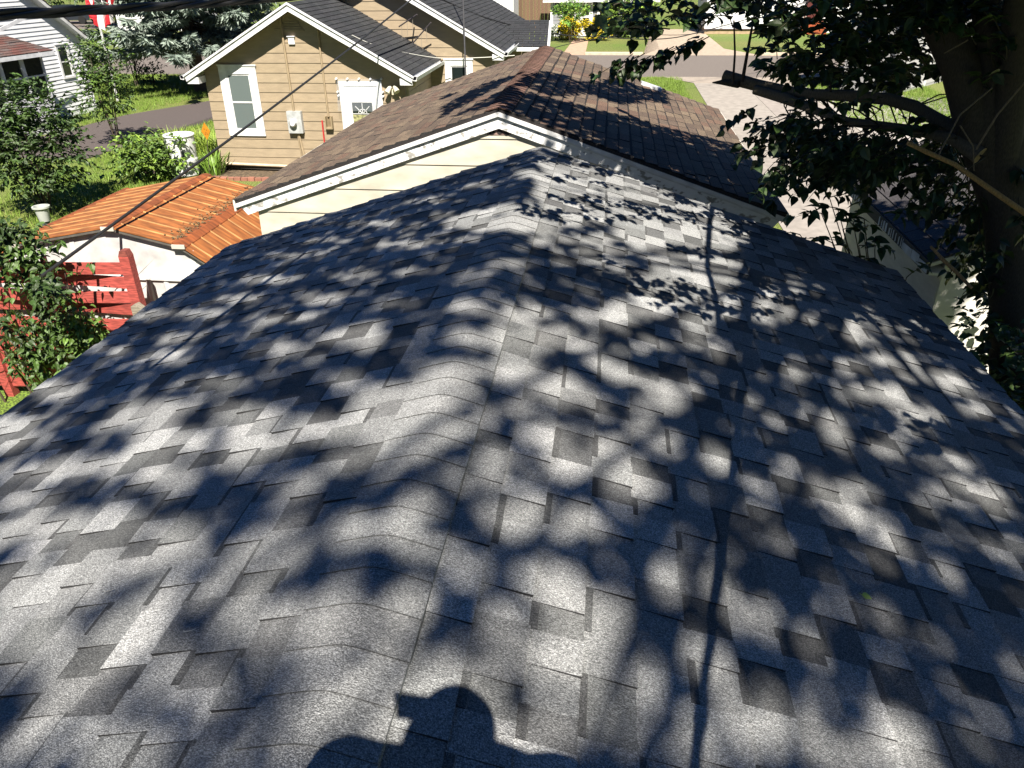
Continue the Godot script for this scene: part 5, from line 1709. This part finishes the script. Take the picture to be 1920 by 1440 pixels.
func build_small_things() -> void:
	var blk := Color(0.016, 0.016, 0.018)
	cable("power_cable", "thick black twisted power cable passing close overhead", [CAM + ray(-260, 47).normalized() * 2.9, CAM + ray(0, 28).normalized() * 3.2, CAM + ray(250, 15).normalized() * 3.65, CAM + ray(490, -1).normalized() * 4.4, CAM + ray(760, -22).normalized() * 5.7], 0.0105, blk, 3)
	cable("service_wire", "black service wire running from the red fence up to the tan house", [at_z(78, 518, -6.35), at_z(78, 518, -6.35).lerp(at_z(775, -4, -20.3), 0.33) + Vector3(0, -0.05, 0), at_z(78, 518, -6.35).lerp(at_z(775, -4, -20.3), 0.66) + Vector3(0, -0.05, 0), at_z(775, -4, -20.3)], 0.017, blk)
	cable("utility_wire", "thin black wire sagging from the tan roof across to the white house", [at_z(800, -24, -22), at_z(832, 0, -22.5), at_z(920, 36, -24), at_z(1029, 62, -26), at_z(1130, 70, -28), at_z(1240, 73, -30), at_z(1320, 58, -32), at_z(1490, 10, -35), at_z(1640, -40, -38)], 0.017, blk)
	cable("utility_wire", "fine lower wire crossing before the yellow bushes", [at_z(1030, 92, -24), at_z(1080, 80, -26), at_z(1180, 64, -28), at_z(1310, 62, -30), at_z(1480, 16, -33), at_z(1600, -30, -36)], 0.010, blk)
	cable("roof_wire", "white wire lying over the lower tan house roof", [at_z(660, 66, -18.0), at_z(700, 84, -18.4), at_z(750, 97, -19.2), at_z(826, 109, -20.3), at_z(900, 108, -20.4), at_z(965, 104, -20.6)], 0.009, Color(0.55, 0.55, 0.5))
	# flag and pole
	var fp := at_z(209, 139, -28.0)
	fp.y = 0.0
	var f := thing("flagpole", "white flagpole with a limp red and white striped flag", "flagpole", fp)
	var pm := MB.new()
	pm.tube([fp, fp + Vector3(0, 6.5, 0)], [0.05, 0.035], 8, Color(0.6, 0.62, 0.62))
	put(pm, "pole", M.metal, f)
	var flag := hub("flag", f)
	var p_top := at_z(180, -6, fp.z).y
	var p_low := at_z(196, 60, fp.z).y
	for i in 9:
		var mb := MB.new()
		var c := Color(0.45, 0.02, 0.03) if i % 2 == 0 else Color(0.72, 0.72, 0.74)
		for k in 8:
			var u0 := k / 8.0
			var u1 := (k + 1) / 8.0
			var g := func(a: float, u: float) -> Vector3:
				var spread := lerpf(0.12, 0.095, u) * a
				return fp + Vector3(-0.25 + spread + 0.12 * u * sin(a * 1.9), lerpf(p_top, p_low, u) + 0.1 * absf(a - 4.5) * u, 0.06 * sin(a * 2.6 + u * 3.0) + 0.06)
			mb.quad(g.call(i, u1), g.call(i + 1, u1), g.call(i + 1, u0), g.call(i, u0), c)
		put(mb, "stripe", M.leaf, flag)
	# barrel with a cut opening, marker on a stick, pail
	var bp := Vector3(-9.98, 0, -17.5)
	var b := thing("barrel", "white plastic barrel with an open top beside the tan house", "barrel", bp)
	var bm := MB.new()
	var pr := [Vector2(0.26, 0.0), Vector2(0.3, 0.05), Vector2(0.315, 0.3), Vector2(0.33, 0.34), Vector2(0.33, 0.4), Vector2(0.315, 0.44), Vector2(0.33, 0.7), Vector2(0.335, 0.88), Vector2(0.33, 0.95), Vector2(0.29, 0.95), Vector2(0.28, 0.1), Vector2(0.001, 0.1)]
	bm.lathe(bp, pr, 24, Color(0.74, 0.75, 0.76))
	put(bm, "drum", M.paint, b)
	var rm := MB.new()
	for i in 24:
		var a0 := TAU * i / 24.0
		var a1 := TAU * (i + 1) / 24.0
		rm.tube([bp + Vector3(cos(a0) * 0.335, 0.95, sin(a0) * 0.335), bp + Vector3(cos(a1) * 0.335, 0.95, sin(a1) * 0.335)], [0.022, 0.022], 6, Color(0.76, 0.77, 0.78))
	put(rm, "rim", M.paint, b)
	var cut := MB.new()
	cut.prism([bp + Vector3(0.13, 0.35, 0.316), bp + Vector3(0.22, 0.33, 0.262), bp + Vector3(0.2, 0.62, 0.285), bp + Vector3(0.14, 0.66, 0.322)], Vector3(0, 0, -0.03), Color(0.12, 0.12, 0.13))
	put(cut, "opening", M.plain, b)
	var mp := at_z(386, 300, -17.0)
	var mk := thing("garden_marker", "orange diamond marker on a thin dark stick", "sign", Vector3(mp.x, 0, -17.0))
	var ms := MB.new()
	var top := at_z(386, 246, -17.0)
	ms.tube([Vector3(mp.x, 0, -17.0), Vector3(top.x, top.y - 0.1, -17.0)], [0.009, 0.008], 6, Color(0.05, 0.04, 0.035))
	put(ms, "stick", M.plain, mk)
	var md := MB.new()
	md.prism([top + Vector3(0, -0.19, 0.012), top + Vector3(0.105, 0, 0.012), top + Vector3(0, 0.19, 0.012), top + Vector3(-0.105, 0, 0.012)], Vector3(0, 0, -0.014), Color(0.52, 0.21, 0.01))
	put(md, "plate", M.paint, mk)
	for q in [[-0.025, 0.05], [0.025, 0.03], [0, -0.02], [-0.02, -0.06], [0.03, -0.06]]:
		var sp := MB.new()
		sp.box(top + Vector3(q[0] - 0.013, q[1] - 0.013, 0.012), top + Vector3(q[0] + 0.013, q[1] + 0.013, 0.016), Color(0.25, 0.09, 0.01))
		put(sp, "cut_out", M.plain, mk)
	var pp := at_y(92, 438)
	var pl := thing("plant_pot", "pale grey pot on a dark stand beside the dark bush", "pot", pp)
	var pd := MB.new()
	pd.lathe(pp, [Vector2(0.09, 0), Vector2(0.1, 0.02), Vector2(0.075, 0.04), Vector2(0.07, 0.22), Vector2(0.1, 0.25), Vector2(0.001, 0.25)], 14, Color(0.07, 0.08, 0.08))
	put(pd, "stand", M.plain, pl)
	var pb := MB.new()
	pb.lathe(pp, [Vector2(0.09, 0.25), Vector2(0.125, 0.48), Vector2(0.155, 0.5), Vector2(0.155, 0.53), Vector2(0.125, 0.53), Vector2(0.11, 0.4), Vector2(0.001, 0.4)], 18, Color(0.5, 0.53, 0.5))
	put(pb, "bowl", M.paint, pl)
	# brick edging of the bed
	var be := thing("brick_edging", "row of small red bricks edging the bed before the tan house", "edging", Vector3(-7.2, 0, -17.15))
	for i in 26:
		var mb := MB.new()
		var x := -9.3 + i * 0.17
		var tl := rng.randf_range(-0.012, 0.012)
		mb.box(Vector3(x, 0.0, -17.22 + tl), Vector3(x + 0.15, 0.075 + tl, -17.12 + tl), vary(Color(0.3, 0.13, 0.09), 0.25))
		put(mb, "brick", M.concrete, be)
	# leaf fallen on the near roof
	var fl := MB.new()
	var lp := roof_hit(1622, 1122) + Vector3(0, 0.014, 0)
	fl.leaf(lp + Vector3(-0.012, 0, 0), Vector3(0.95, -0.25, 0.15).normalized(), Vector3(0.2, 0.95, 0.3).normalized(), 0.034, 0.024, Color(0.32, 0.42, 0.09))
	fl.tube([lp + Vector3(-0.012, 0, 0), lp + Vector3(-0.022, 0.004, -0.004)], [0.0012, 0.001], 4, Color(0.3, 0.38, 0.1))
	tag(put(fl, "fallen_leaf", M.leaf), "single pale green leaf lying on the charcoal roof", "leaf")
	# curled dry strips lying on the left slope
	for q in [[205, 1116, 0.5], [355, 1192, 0.2]]:
		var c := roof_hit(q[0], q[1]) + Vector3(0, 0.014, 0)
		var mb := MB.new()
		var pts := []
		for k in 7: pts.append(c + Vector3((k - 3) * 0.006, 0.0 + 0.002 * (9 - (k - 3) * (k - 3)) / 9.0 + (k - 3) * 0.002, -0.0007 * (k - 3) * (k - 3)))
		mb.tube(pts, [0.0008, 0.0011, 0.0011, 0.0011, 0.0011, 0.001, 0.0006], 5, Color(0.5, 0.48, 0.42))
		tag(put(mb, "seed_stalk", M.plain), "pale curled seed stalk lying on a dark shingle of the left slope" if q[2] < 0.3 else "short pale stalk lying higher up the left roof slope", "stalk", "dry stalks on the charcoal roof")
	# dark car parked on the side road
	var cp := at_y(140, 44)
	var car := thing("parked_car", "dark car parked on the far side road", "car", cp)
	var bd := MB.new()
	bd.prism([cp + Vector3(-2.1, 0.3, 0.85), cp + Vector3(2.1, 0.3, 0.85), cp + Vector3(2.15, 0.7, 0.85), cp + Vector3(1.3, 0.9, 0.85), cp + Vector3(-1.9, 0.95, 0.85), cp + Vector3(-2.15, 0.75, 0.85)], Vector3(0, 0, -1.7), Color(0.02, 0.025, 0.035))
	bd.prism([cp + Vector3(-1.5, 0.95, 0.75), cp + Vector3(0.9, 0.9, 0.75), cp + Vector3(0.3, 1.4, 0.65), cp + Vector3(-1.1, 1.42, 0.65)], Vector3(0, 0, -1.4), Color(0.015, 0.018, 0.02))
	put(bd, "body", M.gloss, car)
	for x in [-1.35, 1.35]:
		for z in [0.86, -0.86]:
			var w := MB.new()
			w.tube([cp + Vector3(x, 0.32, z - 0.09), cp + Vector3(x, 0.32, z + 0.09)], [0.32, 0.32], 16, Color(0.012, 0.012, 0.012))
			put(w, "wheel", M.rubber, car)

# ---------------------------------------------------------------- the photographer, standing on the roof behind the lens
# bones: [a, b, radius a, radius b, colour]; meshed as surface nets round their smooth union
func flesh(mb: MB, bones: Array, cell: float, k: float) -> void:
	var val := {}
	for b in bones:
		var a: Vector3 = b[0]
		var e: Vector3 = b[1]
		var r: float = maxf(b[2], b[3]) + cell * 2.0 + k * 0.6
		var lo := Vector3i(((a.min(e) - Vector3.ONE * r) / cell).floor())
		var hi := Vector3i(((a.max(e) + Vector3.ONE * r) / cell).ceil())
		for x in range(lo.x, hi.x + 1):
			for y in range(lo.y, hi.y + 1):
				for z in range(lo.z, hi.z + 1):
					var key := Vector3i(x, y, z)
					if val.has(key): continue
					var p := Vector3(key) * cell
					if _capsule(p, b) > cell * 2.2 + k * 0.6: continue
					var d := 1.0
					for c in bones:
						var s := _capsule(p, c)
						var h := maxf(k - absf(d - s), 0.0) / k
						d = minf(d, s) - h * h * k * 0.25
					val[key] = d
	var vert := {}
	var cols := {}
	for key in val:
		var corners := []
		var inside := 0
		var ok := true
		for i in 8:
			var q: Vector3i = key + Vector3i(i & 1, (i >> 1) & 1, i >> 2)
			if not val.has(q):
				ok = false
				break
			corners.append(val[q])
			if val[q] < 0: inside += 1
		if not ok or inside == 0 or inside == 8: continue
		var sum := Vector3.ZERO
		var cnt := 0
		for i in 8:
			for ax in 3:
				var j := i | (1 << ax)
				if j == i: continue
				if (corners[i] < 0) != (corners[j] < 0):
					var t: float = corners[i] / (corners[i] - corners[j])
					var p := Vector3(i & 1, (i >> 1) & 1, i >> 2)
					var q := Vector3(j & 1, (j >> 1) & 1, j >> 2)
					sum += p.lerp(q, t)
					cnt += 1
		var pos := (Vector3(key) + sum / cnt) * cell
		vert[key] = pos
		var best := 9.0
		for c in bones:
			var s := _capsule(pos, c)
			if s < best:
				best = s
				cols[key] = c[4]
	for key in vert:
		for ax in 3:
			var step := [Vector3i(1, 0, 0), Vector3i(0, 1, 0), Vector3i(0, 0, 1)]
			var q: Vector3i = key + step[ax]
			if not val.has(q): continue
			if (val[key] < 0) == (val[q] < 0): continue
			var u: Vector3i = step[(ax + 1) % 3]
			var w: Vector3i = step[(ax + 2) % 3]
			if not (vert.has(key - u) and vert.has(key - w) and vert.has(key - u - w)): continue
			var A: Vector3 = vert[key - u - w]
			var B: Vector3 = vert[key - w]
			var C: Vector3 = vert[key]
			var D: Vector3 = vert[key - u]
			if val[key] < 0: mb.quad(A, B, C, D, cols[key])
			else: mb.quad(D, C, B, A, cols[key])
func _capsule(p: Vector3, b: Array) -> float:
	var a: Vector3 = b[0]
	var ab: Vector3 = b[1] - a
	var l := ab.length_squared()
	var t := 0.0 if l < 1e-9 else clampf((p - a).dot(ab) / l, 0, 1)
	return (p - a - ab * t).length() - lerpf(b[2], b[3], t)
func build_photographer() -> void:
	var skin := Color(0.46, 0.28, 0.2)
	var shirt := Color(0.12, 0.16, 0.22)
	var jean := Color(0.05, 0.07, 0.12)
	var shoe := Color(0.06, 0.05, 0.045)
	var hair := Color(0.07, 0.045, 0.03)
	var gx := 0.08
	var fl := func(x: float) -> float: return 3.157 - 0.325 * absf(x + 0.53) + 0.012
	var person := thing("person", "person in dark shirt and jeans standing on the roof holding up a phone", "person", Vector3(gx, fl.call(gx), 0.36))
	var mb := MB.new()
	var body := []
	var hipy := 3.86
	for s in [-1, 1]:
		var fx: float = gx + s * 0.15
		var fy: float = fl.call(fx)
		var an := Vector3(fx, fy + 0.09, 0.36)
		var kn := Vector3(gx + s * 0.125, (fy + hipy) * 0.5 + 0.02, 0.25)
		var hp := Vector3(gx + s * 0.095, hipy, 0.28)
		body.append([hp, kn, 0.088, 0.062, jean])
		body.append([kn, an, 0.06, 0.042, jean])
		body.append([an + Vector3(0, -0.045, 0.03), Vector3(fx + s * 0.02, fy + 0.035, 0.16), 0.042, 0.034, shoe])
		body.append([hp, Vector3(gx, hipy + 0.08, 0.28), 0.1, 0.12, jean])
		var sh := Vector3(gx + s * 0.215, 4.49, 0.19)
		var el := Vector3(gx + 0.29, 4.27, 0.15) if s > 0 else Vector3(gx - 0.26, 4.2, 0.24)
		var wr := Vector3(0.105, 4.44, 0.075) if s > 0 else Vector3(gx - 0.29, 3.96, 0.18)
		body.append([Vector3(gx, 4.475, 0.2), sh, 0.085, 0.07, shirt])
		body.append([sh, el, 0.066, 0.056, shirt])
		body.append([el, wr, 0.055, 0.03, skin])
	body.append([Vector3(gx, 3.98, 0.27), Vector3(gx, 4.32, 0.25), 0.135, 0.15, shirt])
	body.append([Vector3(gx - 0.09, 4.36, 0.17), Vector3(gx + 0.09, 4.36, 0.17), 0.14, 0.14, shirt])
	body.append([Vector3(gx, 4.43, 0.23), Vector3(gx, 4.52, 0.2), 0.06, 0.055, skin])
	flesh(mb, body, 0.022, 0.06)
	# head looking down at the screen
	var hc := Vector3(gx, 4.56, 0.17)
	var head := [[hc + Vector3(0, 0.03, 0.02), hc + Vector3(0, 0.02, -0.01), 0.093, 0.088, skin], [hc + Vector3(0, -0.05, -0.04), hc + Vector3(0, -0.085, -0.055), 0.062, 0.04, skin], [hc + Vector3(0, 0.0, -0.095), hc + Vector3(0, -0.035, -0.118), 0.012, 0.017, skin], [hc + Vector3(-0.025, -0.066, -0.092), hc + Vector3(0.025, -0.066, -0.092), 0.01, 0.01, Color(0.4, 0.17, 0.14)], [hc + Vector3(0, 0.06, 0.03), hc + Vector3(0, 0.045, -0.03), 0.098, 0.085, hair], [hc + Vector3(0, -0.1, 0.02), hc + Vector3(0, -0.03, 0.02), 0.055, 0.06, skin]]
	for s in [-1, 1]:
		head.append([hc + Vector3(s * 0.093, 0.01, 0.01), hc + Vector3(s * 0.095, -0.03, 0.01), 0.016, 0.012, skin])
		head.append([hc + Vector3(s * 0.034, 0.006, -0.082), hc + Vector3(s * 0.034, 0.006, -0.084), 0.012, 0.012, Color(0.25, 0.2, 0.18)])
	flesh(mb, head, 0.009, 0.02)
	# hands: palm, four fingers curled behind the phone's edge, thumb on its face
	for s in [-1, 1]:
		var hand := []
		if s < 0:
			# the other hand hangs beside the thigh, fingers slightly curled
			var h0 := Vector3(gx - 0.29, 3.96, 0.18)
			var h1 := h0 + Vector3(0.0, -0.085, -0.015)
			hand.append([h0, h1, 0.026, 0.028, skin])
			for f in 4:
				var b0 := h1 + Vector3(0.004, -0.012, -0.03 + f * 0.02)
				var ln: float = [0.9, 1.0, 0.95, 0.78][f]
				var b1 := b0 + Vector3(0.004, -0.042 * ln, -0.004)
				var b2 := b1 + Vector3(0.013, -0.026 * ln, -0.002)
				var b3 := b2 + Vector3(0.014, -0.014 * ln, 0.0)
				hand.append([b0, b1, 0.0095, 0.0088, skin]); hand.append([b1, b2, 0.0088, 0.0082, skin]); hand.append([b2, b3, 0.0082, 0.0075, skin])
			hand.append([h0 + Vector3(0.005, -0.035, -0.022), h0 + Vector3(0.012, -0.075, -0.05), 0.013, 0.011, skin])
			hand.append([h0 + Vector3(0.012, -0.075, -0.05), h0 + Vector3(0.016, -0.105, -0.055), 0.0105, 0.009, skin])
			flesh(mb, hand, 0.0045, 0.006)
			continue
		var w := Vector3(s * 0.105, 4.44, 0.075)
		var pm := Vector3(s * 0.098, 4.485, 0.05)
		hand.append([w, pm, 0.026, 0.03, skin])
		hand.append([pm + Vector3(0, -0.022, 0), pm + Vector3(0, 0.024, -0.004), 0.022, 0.022, skin])
		for f in 4:
			var y := 4.458 + f * 0.019
			var ln: float = [0.8, 0.95, 1.0, 0.9][f]
			var k0 := Vector3(s * 0.098, y, 0.038)
			var k1 := Vector3(s * 0.09, y + 0.002, 0.012)
			var k2 := Vector3(s * (0.09 - 0.022 * ln), y + 0.003, 0.004)
			var k3 := Vector3(s * (0.09 - 0.042 * ln), y + 0.003, 0.006)
			hand.append([k0, k1, 0.0095, 0.0088, skin]); hand.append([k1, k2, 0.0088, 0.0082, skin]); hand.append([k2, k3, 0.0082, 0.0075, skin])
		hand.append([pm + Vector3(0, -0.01, 0.012), Vector3(s * 0.085, 4.5, 0.048), 0.013, 0.011, skin])
		hand.append([Vector3(s * 0.085, 4.5, 0.048), Vector3(s * 0.058, 4.508, 0.038), 0.0105, 0.009, skin])
		flesh(mb, hand, 0.0045, 0.006)
	var o := put(mb, "body", M.plain, person)
	var ph := thing("phone", "dark phone held level in one hand of the person", "phone", Vector3(0, 4.46, 0.022))
	var pb := MB.new()
	pb.box(Vector3(-0.078, 4.463, 0.016), Vector3(0.078, 4.537, 0.024), Color(0.02, 0.02, 0.022))
	put(pb, "case", M.gloss, ph)
	var ln2 := MB.new()
	ln2.tube([Vector3(0, 4.5, 0.0162), Vector3(0, 4.5, 0.012)], [0.008, 0.008], 12, Color(0.01, 0.01, 0.012))
	put(ln2, "lens", M.gloss, ph)

func _ready() -> void:
	rng.seed = 4711
	light_and_lens()
	make_materials()
	build_ground()
	build_near_garage()
	build_cream_garage()
	build_tan_house()
	build_white_house()
	build_right_shed()
	build_far_houses()
	build_rusty_shed()
	build_fence()
	build_spruce()
	build_plants()
	build_trees()
	build_small_things()
	build_photographer()
